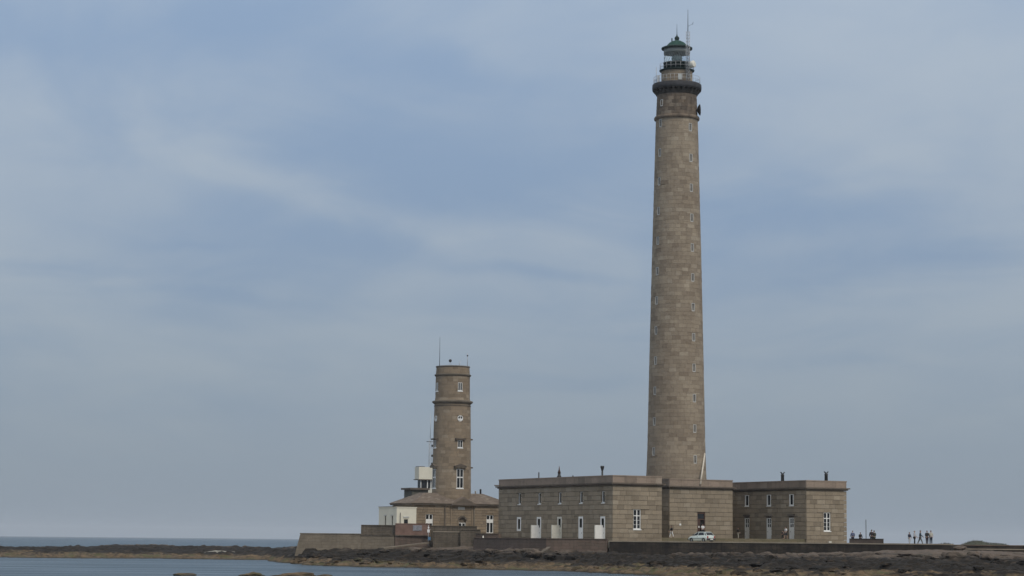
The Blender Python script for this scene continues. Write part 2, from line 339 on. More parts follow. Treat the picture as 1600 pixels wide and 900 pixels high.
# sea bed under everything, out past the horizon
tag(MB().add([(-9000,-500,-3),(9000,-500,-3),(9000,18000,-3),(-9000,18000,-3)], [(0,1,2,3)]).build('sea_bed', plain('sea_bed_sand', (.06, .06, .045), .9)), kind='structure')
m, t, b = new_mat('sea_water'); k = T(t); p = k.pos()
wv = k.math('ADD', k.math('MULTIPLY', k.noise(k.scaled(p, (.45, .8, 1)), 1.1, 5.0, .6), 1.0), k.math('MULTIPLY', k.noise(k.scaled(p, (1.0, 1, 1)), .16, 3.0, .5), 2.2))
b.inputs['Base Color'].default_value = (.020, .042, .060, 1); b.inputs['Roughness'].default_value = .9; b.inputs['Specular IOR Level'].default_value = 0
bn = k.n('ShaderNodeBump', {'Height': wv, 'Strength': .8, 'Distance': .4}).outputs[0]; t.links.new(bn, b.inputs['Normal'])
gl_ = k.n('ShaderNodeBsdfGlossy', {'Color': (.92, .97, 1.0, 1), 'Roughness': .16, 'Normal': bn})
# wave-averaged reflectance of a ruffled sea at a low angle; calm patches mirror more
rf_ = k.rng(k.noise(k.scaled(p, (.05, .25, 1)), .8, 4.0, .6), .3, .7, .24, .44)
ms = k.n('ShaderNodeMixShader', {0: rf_, 1: b.outputs[0], 2: gl_.outputs[0]}); t.links.new(ms.outputs[0], t.nodes['Material Output'].inputs['Surface']); MAT['water'] = m
MB().add([(-9000,-500,WATER),(9000,-500,WATER),(9000,18000,WATER),(-9000,18000,WATER)], [(0,1,2,3)]).build('sea', m, kind='structure')

# ---------------------------------------------------------------- site frame of the lighthouse station
TH = R(28.9); A0 = Vector((14.25, 312.0, 0))
def W(u, v, z=0.0): return Vector((A0.x + u*math.cos(TH) - v*math.sin(TH), A0.y + u*math.sin(TH) + v*math.cos(TH), z))
B0, B1 = 33.1, 40.4     # right wing, u
LW = 8.1                # left wing width
CU0, CU1, CV0, CV1 = 15.2, 26.3, 9.0, 22.0
ZG, ZC, ZP = 3.9, 11.8, 13.2
CH = 0.65

m = plain('gravel_yard', (0.30, 0.265, 0.20), .95, var=.2, sc=.6); MAT['gravel'] = m
MAT['terrace'] = masonry('terrace_stone', (.19, .155, .10), (.15, .13, .085), (.09, .08, .06), (1.2, .33), (.08, .08, .045), .35)
MAT['seawall'] = masonry('sea_wall_stone', (.066, .052, .040), (.036, .031, .026), (.022, .020, .017), (1.1, .42), (.014, .013, .012), .7)
MAT['redwall'] = masonry('red_wall_stone', (.175, .125, .100), (.145, .108, .086), (.09, .07, .058), (.9, .4), (.075, .062, .05), .5)
MAT['brownwall'] = masonry('brown_wall_stone', (.160, .132, .102), (.135, .112, .088), (.085, .072, .058), (.8, .35), (.05, .044, .035), .5)
MAT['tanwall'] = masonry('tan_wall_stone', (.215, .180, .136), (.185, .154, .118), (.13, .11, .086), (1.0, .42), (.10, .085, .065), .5)
MAT['redrender'] = plain('red_render', (.185, .115, .09), .9, var=.25, sc=1.1)
MAT['coping'] = stone('coping_stone', (.36, .31, .24), (.30, .26, .20), (.16, .13, .10), .2, .3)

# forecourt behind the sea wall; its edge follows the wall
EDGE = [(13.4, 302.5), (22, 299.5), (34, 295.5), (46, 290.5), (56.0, 285.6)]
pl = MB(); poly = EDGE + [(58.5, 300.5), (120, 301), (120, 360), (50, 375), (-8, 372), (-12, 352), (-1.0, 338), (6, 318)]
pl.prism(poly, 3.2, 4.0); pl.build('forecourt', MAT['gravel'], kind='structure')

def strip_wall(name, pts, z0, z1, th, mat, batter=0.0, cop=None, cmat=None, **k):
    """wall along a plan polyline (outer face on the right-hand/camera side), battered, with a coping part"""
    root = empty(name, (pts[0][0], pts[0][1], z0), **k); ox, oy = pts[0][0], pts[0][1]
    def ring(off_out, off_in):
        o = []; i = []
        for j, p in enumerate(pts):
            a = Vector(pts[max(j-1, 0)]); c = Vector(pts[min(j+1, len(pts)-1)]); d = (c-a).normalized(); n = Vector((d.y, -d.x)); q = Vector(p)
            o.append(q + n*off_out); i.append(q - n*off_in)
        return o, i
    def solid(mb, outb, outt, inn, za, zb):
        ob, ib = ring(outb, inn); ot, it = ring(outt, inn); n = len(pts); vs = []
        for l, z in ((ob, za), (ot, zb), (it, zb), (ib, za)): vs += [(q.x-ox, q.y-oy, z-z0) for q in l]
        fs = []
        for j in range(n-1):
            for r_ in range(4): a = r_*n+j; b_ = ((r_+1) % 4)*n+j; fs.append((a, a+1, b_+1, b_))
        fs += [(0, n, 2*n, 3*n), (n-1, 4*n-1, 3*n-1, 2*n-1)]
        mb.add(vs, fs)
    mb = MB(); solid(mb, batter, 0.0, th, z0, z1); mb.build('wall_face', mat, root)
    if cop: mb = MB(); solid(mb, .09, .09, th+.05, z1+.003, z1+cop); mb.build('coping', cmat or MAT['coping'], root)
    return root
strip_wall('sea_wall', EDGE, 1.0, 3.98, .9, MAT['seawall'], .35, .16, label='long dark stone sea wall holding up the forecourt in front of the lighthouse', cat='sea wall')
# the courtyard terrace between the wings, one low step above the forecourt
tr = MB(); g = [W(LW+.03, .35), W(B0-.03, .35), W(B0-.03, 26), W(LW+.03, 26)]
tr.prism([(p.x, p.y) for p in g], 3.6, 4.62); tr.build('courtyard_terrace', MAT['terrace'], kind='structure')

# ---------------------------------------------------------------- station building
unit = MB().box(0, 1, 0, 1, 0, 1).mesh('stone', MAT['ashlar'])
def cut(rect, ops):
    """subtract openings from a stone rectangle in face coordinates"""
    rl = [rect]
    for (a, b_, c, d) in ops:
        nl = []
        for (s0, s1, z0, z1) in rl:
            if s1 <= a or s0 >= b_ or z1 <= c or z0 >= d: nl.append((s0, s1, z0, z1)); continue
            if z0 < c: nl.append((s0, s1, z0, c))
            if z1 > d: nl.append((s0, s1, d, z1))
            za, zb = max(z0, c), min(z1, d)
            if s0 < a: nl.append((s0, a, za, zb))
            if s1 > b_: nl.append((b_, s1, za, zb))
        rl = nl
    return [r_ for r_ in rl if r_[1]-r_[0] > .05 and r_[3]-r_[2] > .05]
def courses(s0, s1, z0, z1, ops, w=1.2, seed=0, ch=CH):
    rn = random.Random(seed); res = []; z = z0; i = 0
    while z < z1 - .05:
        zt = min(z+ch, z1); s = s0; first = True
        while s < s1 - .02:
            ww = w * rn.uniform(.8, 1.25) * (.55 if first and i % 2 else 1); e = s+ww
            if s1 - e < .45: e = s1
            res += cut((s, e, z, zt), ops); s = e; first = False
        z = zt; i += 1
    return res
J = .022; DEP = .30
def stones_face(parent, axis, at_, sgn, rects, parts, stuff_mb, rn):
    """axis 'u': face runs along u at v = at_ ; axis 'v': face runs along v at u = at_ ; sgn = outward direction"""
    made = 0
    for (s0, s1, z0, z1) in rects:
        pr = rn.uniform(-.015, .02); a = at_ + sgn*pr; c = at_ - sgn*DEP; lo, hi = min(a, c), max(a, c)
        q = .010
        if axis == 'u': bx = (s0+q, s1-q, lo, hi, z0+J, z1-J)
        else: bx = (lo, hi, s0+q, s1-q, z0+J, z1-J)
        if parts[0] > 0:
            o = link('stone', unit, parent=parent); o.location = (bx[0], bx[2], bx[4]); o.scale = (bx[1]-bx[0], bx[3]-bx[2], bx[5]-bx[4]); parts[0] -= 1
        else: stuff_mb.box(*bx)
st = empty('station_building', A0, TH, label='long granite block-built station building with two wings around the foot of the tall lighthouse', cat='building')
stuffmb = MB(); parts = [300]; rn = random.Random(3)
def face_window(parent, axis, at_, sgn, c, w, z0, z1, style, name='window', dp=.12):
    """frame, pane and bars set inside an opening whose back is the core wall"""
    d0, d1 = at_-sgn*(dp+.08), at_-sgn*dp
    def bx(mb, s0, s1, a, b_, za, zb):
        lo, hi = min(a, b_), max(a, b_)
        mb.box(*((s0, s1, lo, hi, za, zb) if axis == 'u' else (lo, hi, s0, s1, za, zb)))
    f = MB(); t_ = .10
    if style == 'cross':
        bx(f, c-w/2, c-w/2+t_, d0, d1, z0, z1); bx(f, c+w/2-t_, c+w/2, d0, d1, z0, z1); bx(f, c-w/2+t_, c+w/2-t_, d0, d1, z0, z0+t_*1.2); bx(f, c-w/2+t_, c+w/2-t_, d0, d1, z1-t_, z1)
        bx(f, c-.07, c+.07, d0+sgn*.003, d1+sgn*.01, z0+t_*1.2, z1-t_); zm = z0+(z1-z0)*.68; bx(f, c-w/2+t_, c+w/2-t_, d0, d1, zm-.06, zm+.06)
        for q in (.23, .45): bx(f, c-w/2+t_, c+w/2-t_, d0+sgn*.01, d1-sgn*.02, z0+(z1-z0)*q-.02, z0+(z1-z0)*q+.02)
        bx(f, c-w/2-.06, c+w/2+.06, at_-sgn*.15, at_+sgn*.07, z0-.13, z0-.004)
    elif style == 'slot':
        q = .22 if dp < .1 else .13; bx(f, c-w/2, c-w/2+q, d0, d1, z0, z1); bx(f, c+w/2-q, c+w/2, d0, d1, z0, z1); bx(f, c-w/2+q, c+w/2-q, d0, d1, z0, z0+.13); bx(f, c-w/2+q, c+w/2-q, d0, d1, z1-.08, z1)
        bx(f, c-w/2-.04, c+w/2+.04, at_-sgn*.12, at_+sgn*.05, z0-.12, z0-.004)
    elif style == 'bordered':      # wide flush white border
        e0, e1 = at_-sgn*.05, at_+sgn*.03; q = .27
        bx(f, c-w/2, c-w/2+q, e0, e1, z0, z1); bx(f, c+w/2-q, c+w/2, e0, e1, z0, z1); bx(f, c-w/2+q, c+w/2-q, e0, e1, z1-q, z1); bx(f, c-w/2+q, c+w/2-q, e0, e1, z0, z0+q)
    o = None
    root = f.build(name, MAT['white'] if style != 'slotd' else MAT['dullwhite'], parent)
    g = MB(); bx(g, c-w/2+.02, c+w/2-.02, at_-sgn*.275, at_-sgn*.255, z0+.01, z1-.01); g.build('pane', MAT['glass'], root)
    return root
def face_box(parent, axis, bx_, name, mat, **k):
    return MB().box(*bx_).build(name, mat, parent, **k)

# openings (centre, width, z0, z1)
SV = [2.6, 8.6, 14.6, 20.6, 26.6]                       # left wing side bays
RV = [3.7, 9.4, 15.1]                                   # right wing side bays
ops_Lside = [(v-.42, v+.42, 9.40, 11.0) for v in SV] + [(v-.62, v+.62, (4.1 if i != 4 else 5.45), 7.5) for i, v in enumerate(SV)]
ops_Lfront = [(4.02-.62, 4.02+.62, 5.75, 8.5)]
ops_Rfront = [(36.85-.62, 36.85+.62, 5.85, 8.55)]
ops_Rside = [(v-.55, v+.55, 9.55, 11.2) for v in RV] + [(v-.65, v+.65, 4.62, 8.0) for v in RV]
ops_C = [(20.75-.68, 20.75+.68, 4.62, 8.4)]
# fronts first: they show largest
stones_face(st, 'u', 0, -1, courses(0, LW, ZG, ZC, ops_Lfront, seed=1), parts, stuffmb, rn)
stones_face(st, 'u', 0, -1, courses(B0, B1, ZG, ZC, ops_Rfront, seed=2), parts, stuffmb, rn)
stones_face(st, 'u', CV0, -1, courses(CU0, CU1, ZG, ZC, ops_C, seed=3), parts, stuffmb, rn)
stones_face(st, 'v', 0, -1, courses(DEP, 33, ZG, ZC, ops_Lside, seed=4), parts, stuffmb, rn)
stones_face(st, 'v', B0, -1, courses(DEP, 25, 4.6, ZC, ops_Rside, seed=5), parts, stuffmb, rn)
stones_face(st, 'v', CU0, -1, courses(CV0+DEP, CV1, 4.6, ZC, [], seed=6), parts, stuffmb, rn)
stones_face(st, 'v', LW, 1, courses(DEP, 25, 4.6, ZC, [], seed=7), parts, stuffmb, rn)
stones_face(st, 'v', B1, 1, courses(DEP, 33, ZG, ZC, [(v-.5, v+.5, 9.4, 11.0) for v in SV], seed=8), parts, stuffmb, rn)
stones_face(st, 'v', CU1, 1, courses(CV0+DEP, CV1, 4.6, ZC, [], seed=9), parts, stuffmb, rn)
stones_face(st, 'u', 20.2, -1, courses(LW, CU0, 4.6, ZC, [], seed=10), parts, stuffmb, rn)
stones_face(st, 'u', 20.2, -1, courses(CU1, B0, 4.6, ZC, [], seed=11), parts, stuffmb, rn)
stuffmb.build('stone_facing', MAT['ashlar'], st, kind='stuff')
core = MB(); D = DEP
for (u0, u1, v0, v1) in ((0, LW, 0, 33), (B0, B1, 0, 33), (CU0, CU1, CV0, CV1)): core.box(u0+D, u1-D, v0+D, v1-D if v1 > 30 else v1, 3.5, 12.0)
core.box(LW-D, CU0+D, 20.2+D, 24.0, 3.5, 11.99); core.box(CU1-D, B0+D, 20.2+D, 24.0, 3.5, 11.99)
core.build('wall_core', MAT['mortar'], st)
# back wall of left wing (rendered, rarely seen)
MB().box(0, LW, 32.7, 33.0, ZG, ZC).build('rear_wall', MAT['parapet'], st); MB().box(B0, B1, 32.7, 33.0, ZG, ZC).build('rear_wall', MAT['parapet'], st)
def ringbox(mb, u0, u1, v0, v1, z0, z1, th):
    mb.box(u0, u1, v0, v0+th, z0, z1); mb.box(u0, u1, v1-th, v1, z0, z1); mb.box(u0, u0+th, v0+th, v1-th, z0, z1); mb.box(u1-th, u1, v0+th, v1-th, z0, z1)
for i, (u0, u1, v0, v1) in enumerate(((0, LW, 0, 33), (B0, B1, 0, 33), (CU0, CU1, CV0, CV1))):
    dz = .004*i
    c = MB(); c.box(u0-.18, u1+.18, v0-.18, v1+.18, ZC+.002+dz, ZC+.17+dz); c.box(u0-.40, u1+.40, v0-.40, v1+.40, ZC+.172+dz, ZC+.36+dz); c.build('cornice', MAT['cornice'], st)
    pp = MB(); rr = random.Random(i)      # parapet of long stones
    def prun(axis, s0, s1, at_, sgn):
        s = s0
        while s < s1-.01:
            e = s+rr.uniform(1.3, 2.1); e = s1 if s1-e < .8 else e
            a, b_ = (at_, at_-sgn*.38); lo, hi = min(a, b_), max(a, b_)
            pp.box(*((s+.01, e-.01, lo, hi) if axis == 'u' else (lo, hi, s+.01, e-.01)), ZC+.364+dz, ZP-.16); s = e
    prun('u', u0, u1, v0, -1); prun('u', u0, u1, v1, 1); prun('v', v0+.38, v1-.38, u0, -1); prun('v', v0+.38, v1-.38, u1, 1)
    pp.build('parapet', MAT['parapet'], st)
    c = MB(); ringbox(c, u0-.05, u1+.05, v0-.05, v1+.05, ZP-.158+dz, ZP+dz, .5); c.build('parapet_coping', MAT['parapet'], st)
    MB().box(u0+.39, u1-.39, v0+.39, v1-.39, ZC+.362+dz, ZC+.50+dz).build('roof', MAT['roofing'], st)
for i, (u0, u1) in enumerate(((LW+.41, CU0-.41), (CU1+.41, B0-.41))):
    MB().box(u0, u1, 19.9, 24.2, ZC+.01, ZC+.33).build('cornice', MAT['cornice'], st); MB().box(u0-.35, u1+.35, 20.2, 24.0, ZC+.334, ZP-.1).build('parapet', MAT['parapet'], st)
# windows
face_window(st, 'u', 0, -1, 4.02, 1.24, 5.75, 8.5, 'cross'); face_window(st, 'u', 0, -1, 36.85, 1.24, 5.85, 8.55, 'cross')
for v in SV: face_window(st, 'v', 0, -1, v, .84, 9.40, 11.0, 'slot', dp=.155)
for v in SV: face_window(st, 'v', B1, 1, v, 1.0, 9.40, 11.0, 'slot')
for v in RV: face_window(st, 'v', B0, -1, v, 1.10, 9.55, 11.2, 'slot', dp=.03)
face_window(st, 'v', 0, -1, SV[4], 1.24, 5.45, 7.5, 'bordered')
for i, v in enumerate(SV[:4]):
    d = MB(); z0, z1 = 4.1, 7.5
    for (a, b_, c, e) in ((v-.62, v-.36, z0, z1), (v+.36, v+.62, z0, z1), (v-.36, v+.36, z1-.28, z1), (v-.36, v+.36, z0, 5.95)): d.box(-.03, .05, a, b_, c, e)
    dd = d.build('door', MAT['offwhite'] if i == 2 else MAT['white'], st)
    MB().box(.235, .26, v-.6, v+.6, 5.9, 7.45).build('pane', MAT['glass'], dd)
    MB().box(-.05, -.03, v-.30, v-.24, 5.1, 5.25).build('handle', MAT['iron'], dd)
    if i != 1:
        s = MB(); s.box(-1.28, -.035, v-.10, v+.05, 4.1, 6.28); o = s.build('wind_screen', MAT['offwhite'] if i == 2 else MAT['white'], st)
        MB().box(-1.33, -1.28, v-.13, v+.08, 4.1, 6.33).build('edge_post', MAT['offwhite'], o)
for v in RV:
    d = MB(); z0, z1 = 4.63, 7.75
    d.box(B0+.06, B0+.16, v-.64, v-.44, z0, z1); d.box(B0+.06, B0+.16, v+.44, v+.64, z0, z1); d.box(B0+.08, B0+.16, v-.50, v+.50, z1-.12, z1)
    d.box(B0+.09, B0+.15, v-.50, v+.50, z0, z0+1.75); d.box(B0+.08, B0+.15, v-.05, v+.05, z0+1.35, z1-.12); d.box(B0+.09, B0+.15, v-.5, v+.5, z0+2.2, z0+2.3)
    dd = d.build('door', MAT['white'], st); MB().box(B0+.20, B0+.22, v-.6, v+.6, z0+1.3, z1-.05).build('pane', MAT['glass'], dd)
    MB().box(B0+.06, B0+.08, v+.36, v+.42, z0+1.0, z0+1.15).build('handle', MAT['iron'], dd)
    MB().box(B0-.12, B0-.02, v-.85, v+.85, 8.003, 8.28).build('lintel', MAT['cornice'], st)
# main door in the central block: transom, one leaf open on a dark hall
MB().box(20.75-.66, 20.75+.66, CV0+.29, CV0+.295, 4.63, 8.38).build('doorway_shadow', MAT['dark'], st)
d = MB(); d.box(20.09, 20.19, CV0+.08, CV0+.22, 4.63, 8.38); d.box(21.31, 21.41, CV0+.08, CV0+.22, 4.63, 8.38); d.box(20.19, 21.31, CV0+.08, CV0+.22, 7.3, 7.45); d.box(20.19, 21.31, CV0+.08, CV0+.22, 8.2, 8.38)
dr = d.build('main_door', MAT['wood'], st)
MB().box(20.19, 20.62, CV0+.12, CV0+.18, 4.65, 7.3).build('door_leaf', MAT['wood'], dr); MB().box(20.19, 21.31, CV0+.16, CV0+.18, 7.46, 8.19).build('transom_pane', MAT['glass'], dr)
MB().box(20.3, 20.5, CV0+.095, CV0+.12, 6.15, 6.4).build('notice', MAT['white'], dr)
MB().box(16.9, 17.2, CV0-.06, CV0-.021, 6.45, 6.72).build('wall_lamp', MAT['white'], st)
MB().box(19.7, 21.8, CV0-.75, CV0-.03, 4.62, 4.93).build('doorstep', MAT['coping'], st); MB().box(19.5, 22.0, CV0-1.1, CV0-.753, 4.62, 4.78).build('doorstep', MAT['coping'], st)
# roof furniture
def chim(u, v, z0, h, kind):
    if kind == 'pipe': MB().tube([(u, v, z0), (u, v, z0+h)], .09, 8).build('vent_pipe', MAT['iron'], st)
    elif kind == 'cone':
        o = MB().lathe([(.34, z0), (.32, z0+h*.45), (.22, z0+h*.5), (.20, z0+h*.62)], 12, (u, v)).build('chimney', MAT['iron'], st)
        MB().lathe([(.26, z0+h*.62), (.10, z0+h*.80), (.03, z0+h)], 12, (u, v)).build('chimney_cowl', MAT['wood'], o)
    elif kind == 'funnel':
        o = MB().tube([(u, v, z0), (u, v, z0+h*.72)], .13, 10).build('chimney', MAT['iron'], st)
        MB().lathe([(.13, z0+h*.72), (.27, z0+h*.90), (.29, z0+h*.93), (.27, z0+h), (.2, z0+h*.99), (.05, z0+h*.9)], 12, (u, v), cap=False).build('chimney_cowl', MAT['iron'], o)
    else:                 # pot with a V-shaped cap
        o = MB().lathe([(.27, z0), (.24, z0+h*.76), (.29, z0+h*.80), (.16, z0+h*.86)], 10, (u, v)).build('chimney', MAT['iron'], st)
        c = MB()
        for s in (-1, 1): c.box(-.02, .02, -.16, .16, 0, .42, Matrix.Translation((u+s*.05, v, z0+h-.36)) @ Matrix.Rotation(s*.75, 4, 'Y'))
        c.build('chimney_cowl', MAT['iron'], o)
zr = ZC+.49
chim(4, 27.8, zr, 1.98, 'pipe'); chim(4, 21.7, zr, 2.78, 'cone'); chim(4, 9.4, zr, 2.5, 'funnel'); chim(4, 32, zr, 1.1, 'pipe'); chim(3, 16, zr, 1.25, 'pipe')
chim(36.8, 11.0, zr, 2.45, 'vcap'); chim(37.9, 1.6, zr, 2.36, 'vcap')
MB().tube([(37.6, 5.6, zr), (37.6, 5.6, zr+1.3)], .04, 5).build('vent_pipe', MAT['galv'], st)
MB().box(B1, B1+.75, 1.2, 1.36, ZC+.37, ZC+.55).build('gutter_spout', MAT['cornice'], st); MB().box(-.95, 0, 32.5, 32.7, ZC+.39, ZC+.55).build('gutter_spout', MAT['cornice'], st)
MB().box(36.9, 37.3, -.4, -.03, 3.99, 4.35).build('stone_block', MAT['offwhite'], st)

# ---------------------------------------------------------------- the tall lighthouse
TX, TY = 24.71, 334.22
lh = empty('lighthouse', (TX, TY, 12.2), label='very tall round granite lighthouse tower with green domed lantern', cat='lighthouse')
def loc(z): return z-12.2
PROF = [(12.2, 4.56), (14.2, 4.44), (18, 4.31), (27.5, 4.13), (37.1, 3.92), (46.8, 3.70), (56.5, 3.45), (61.4, 3.33), (67.5, 3.17), (71.3, 3.0)]
def rad(z): return float(np.interp(z, [p[0] for p in PROF], [p[1] for p in PROF]))
def curved_stone(mb, r0_, r1_, a0, a1, z0, z1, n=2, taper=0.0, o=(0, 0)):
    vs = []
    for i in range(n+1):
        a = a0+(a1-a0)*i/n; s, c = math.sin(a), -math.cos(a)
        vs += [(o[0]+r0_*s, o[1]+r0_*c, z0), (o[0]+r1_*s, o[1]+r1_*c, z0), (o[0]+(r1_-taper)*s, o[1]+(r1_-taper)*c, z1), (o[0]+r0_*s, o[1]+r0_*c, z1)]
    fs = []
    for i in range(n):
        b_ = i*4
        fs += [(b_+1, b_+5, b_+6, b_+2), (b_+2, b_+6, b_+7, b_+3), (b_, b_+4, b_+5, b_+1)]
    fs += [(0, 1, 2, 3), (n*4+3, n*4+2, n*4+1, n*4)]
    return mb.add(vs, fs)
MB().lathe([(rad(z)-.20, loc(z)) for z in np.linspace(12.2, 71.0, 20)], 64).build('shaft_core', MAT['mortar'], lh)
ch = .60; ncs = int((67.45-12.2)/ch); ch = (67.45-12.2)/ncs; big = MB(); left = 300; rn = random.Random(8); NS = 22
WR = (65.98, 61.3, 56.75, 52.2, 47.7, 43.2, 38.75, 34.26, 29.7, 25.2, 20.7, 16.16); WL = (66.7, 62.2, 57.8, 53.3, 48.8, 44.2, 39.8, 35.3, 30.8, 26.3, 21.75, 17.3)
WINS = [(R(ph), z, .29, .60) for ph in (35.5, 125, 215) for z in WR]+[(R(-55), z, .29, .60) for z in WL]
for i in range(ncs):
    z0 = 12.2+i*ch; z1 = z0+ch; r1 = rad(z0); off = rn.random()*2*math.pi/NS; da = 2*math.pi/NS; shared = None
    cuts = [off+j*da+rn.uniform(-.25, .25)*da for j in range(NS)]
    for j in range(NS):
        a0 = cuts[j]; a1 = cuts[(j+1) % NS]+(2*math.pi if j == NS-1 else 0)
        jj = .008/r1
        ops = [(p_+w_*2*math.pi-hw_/r1, p_+w_*2*math.pi+hw_/r1, z_-hh_, z_+hh_) for (p_, z_, hw_, hh_) in WINS if z_-hh_ < z1 and z_+hh_ > z0 for w_ in (-1, 0, 1)]
        for (b0_, b1_, y0_, y1_) in cut((a0*r1, a1*r1, z0, z1), [(q[0]*r1, q[1]*r1, q[2], q[3]) for q in ops]):
            b0_ /= r1; b1_ /= r1; mid = (b0_+b1_)/2; front = math.cos(mid+.07) > .12; hs_ = (b1_-b0_)/2-jj
            if left > 0 and front:
                s = MB(); curved_stone(s, r1-.25, r1, -hs_, hs_, loc(y0_)+.008, loc(y1_)-.008, 2, rad(y0_)-rad(y1_))
                o = s.build('stone', MAT['tower'], lh); o.rotation_euler = (0, 0, mid); left -= 1
            else: curved_stone(big, r1-.25, r1+rn.uniform(-.008, .012), mid-hs_, mid+hs_, loc(y0_)+.008, loc(y1_)-.008, 2, rad(y0_)-rad(y1_))
big.build('stone_facing', MAT['tower'], lh, kind='stuff')
MB().lathe([(3.18, loc(67.40)), (3.42, loc(67.50)), (3.45, loc(67.75)), (3.34, loc(67.95)), (3.12, loc(68.0))], 64, cap=False).build('string_course', MAT['towertop'], lh)
nk = MB(); rn = random.Random(5)
for i in range(6):
    z0 = 68.0+i*.54; z1 = z0+.54; off = rn.random()
    for j in range(20): a0 = off+j*2*math.pi/20; curved_stone(nk, 2.7, rad(z0)-.02, a0+.005, a0+2*math.pi/20-.005, loc(z0)+.012, loc(z1)-.012, 3)
nk.build('neck_stones', MAT['towertop'], lh, kind='stuff')
MB().lathe([(2.98, loc(71.20)), (3.16, loc(71.3)), (3.2, loc(71.55)), (3.45, loc(71.75))], 64, cap=False).build('corbel_course', MAT['darkstone'], lh)
br = MB()
for j in range(28):
    a = 2*math.pi*j/28; mt = Matrix.Rotation(a, 4, 'Z')
    br.add([mt @ Vector(p) for p in ((3.0, -.14, loc(71.2)), (3.0, .14, loc(71.2)), (3.68, .14, loc(71.95)), (3.68, -.14, loc(71.95)), (3.0, -.14, loc(72.0)), (3.0, .14, loc(72.0)), (3.68, .14, loc(72.0)), (3.68, -.14, loc(72.0)))],
           [(0, 3, 2, 1), (4, 5, 6, 7), (0, 1, 5, 4), (1, 2, 6, 5), (2, 3, 7, 6), (3, 0, 4, 7)])
br.build('gallery_brackets', MAT['darkstone'], lh)
MB().lathe([(3.0, loc(72.0)), (3.70, loc(72.0)), (3.74, loc(72.35)), (3.72, loc(72.85)), (3.6, loc(72.95)), (2.2, loc(72.95))], 64).build('gallery_floor', plain('gallery_dark_stone', (.026, .026, .030), .8, var=.4), lh)
def railing(r, z, h, n, mat, parent, name):
    k_ = MB()
    for j in range(n): a = 2*math.pi*j/n; k_.tube([(r*math.cos(a), r*math.sin(a), z), (r*math.cos(a), r*math.sin(a), z+h)], .025, 4)
    for hh in (.5, 1.0):
        k_.tube([(r*math.cos(2*math.pi*j/48), r*math.sin(2*math.pi*j/48), z+h*hh) for j in range(49)], .022, 4)
    return k_.build(name, mat, parent)
railing(3.52, loc(72.93), 1.05, 36, MAT['galv'], lh, 'gallery_railing')
dm = MB()
for i in range(4):
    z0 = 72.95+i*.5
    for j in range(16): a0 = (i % 2)*.2+j*2*math.pi/16; curved_stone(dm, 1.9, 2.36, a0+.006, a0+2*math.pi/16-.006, loc(z0)+.012, loc(z0+.5)-.012, 3)
dm.build('lantern_drum', MAT['tower'], lh); MB().lathe([(2.30, loc(72.96)), (2.30, loc(74.9))], 40).build('drum_core', MAT['mortar'], lh)
MB().box(-.28, .28, -.05, .05, .35, 1.25).build('drum_window', MAT['dullwhite'], lh, loc=(2.37*math.sin(.12), -2.37*math.cos(.12), loc(72.96)), rz=.12)
MB().lathe([(2.3, loc(74.9)), (2.62, loc(75.0)), (2.68, loc(75.12)), (2.3, loc(75.16))], 48).build('upper_gallery', MAT['dkgreen'], lh)
railing(2.58, loc(75.14), .95, 22, MAT['galv'], lh, 'upper_railing')
MB().lathe([(2.02, loc(75.16)), (2.02, loc(76.22)), (2.08, loc(76.24)), (2.08, loc(76.30))], 48).build('lantern_base', MAT['dkgreen'], lh)
gl = MB(); gl.lathe([(1.93, loc(76.30)), (1.93, loc(77.72))], 32, cap=False); gl.build('lantern_panes', MAT['clear'], lh)
gb = MB()
for j in range(16):
    a = 2*math.pi*j/16; s = 2*math.pi/16
    gb.tube([(1.96*math.cos(a), 1.96*math.sin(a), loc(76.28)), (1.96*math.cos(a+s*.5), 1.96*math.sin(a+s*.5), loc(77.0)), (1.96*math.cos(a), 1.96*math.sin(a), loc(77.73))], .022, 4)
    gb.tube([(1.96*math.cos(a+s*.5), 1.96*math.sin(a+s*.5), loc(76.28)), (1.96*math.cos(a+s), 1.96*math.sin(a+s), loc(77.0)), (1.96*math.cos(a+s*.5), 1.96*math.sin(a+s*.5), loc(77.73))], .018, 4)
gb.build('glazing_bars', MAT['galv'], lh)
MB().lathe([(2.0, loc(77.72)), (2.02, loc(78.48))], 48).build('lantern_blind', MAT['lens'], lh)
lens = MB()
lens.lathe([(.25, loc(76.4)), (.6, loc(76.6)), (.78, loc(76.9)), (.8, loc(77.1)), (.7, loc(77.35)), (.3, loc(77.54))], 20); lens.build('beacon_lens', MAT['prism'], lh)
MB().lathe([(.3, loc(75.2)), (.3, loc(76.4))], 12).build('lens_pedestal', MAT['iron'], lh)
MB().lathe([(2.05, loc(78.40)), (2.34, loc(78.42)), (2.36, loc(78.62)), (2.2, loc(78.7))], 48).build('lantern_eave', MAT['dkgreen'], lh)
MB().lathe([(2.26, loc(78.60)), (1.66, loc(78.86)), (1.46, loc(79.12)), (1.14, loc(79.44)), (.66, loc(79.70)), (.36, loc(79.80))], 48).build('dome', MAT['green'], lh)
MB().lathe([(.34, loc(79.78)), (.26, loc(79.84)), (.36, loc(80.02)), (.37, loc(80.2)), (.28, loc(80.38)), (.12, loc(80.5)), (.05, loc(80.8)), (.04, loc(81.0)), (.015, loc(82.4))], 20).build('finial', MAT['dkgreen'], lh)
MB().tube([(-.78, -.3, loc(79.5)), (-.78, -.3, loc(80.1))], .09, 6).build('vent_pipe', MAT['dkgreen'], lh)
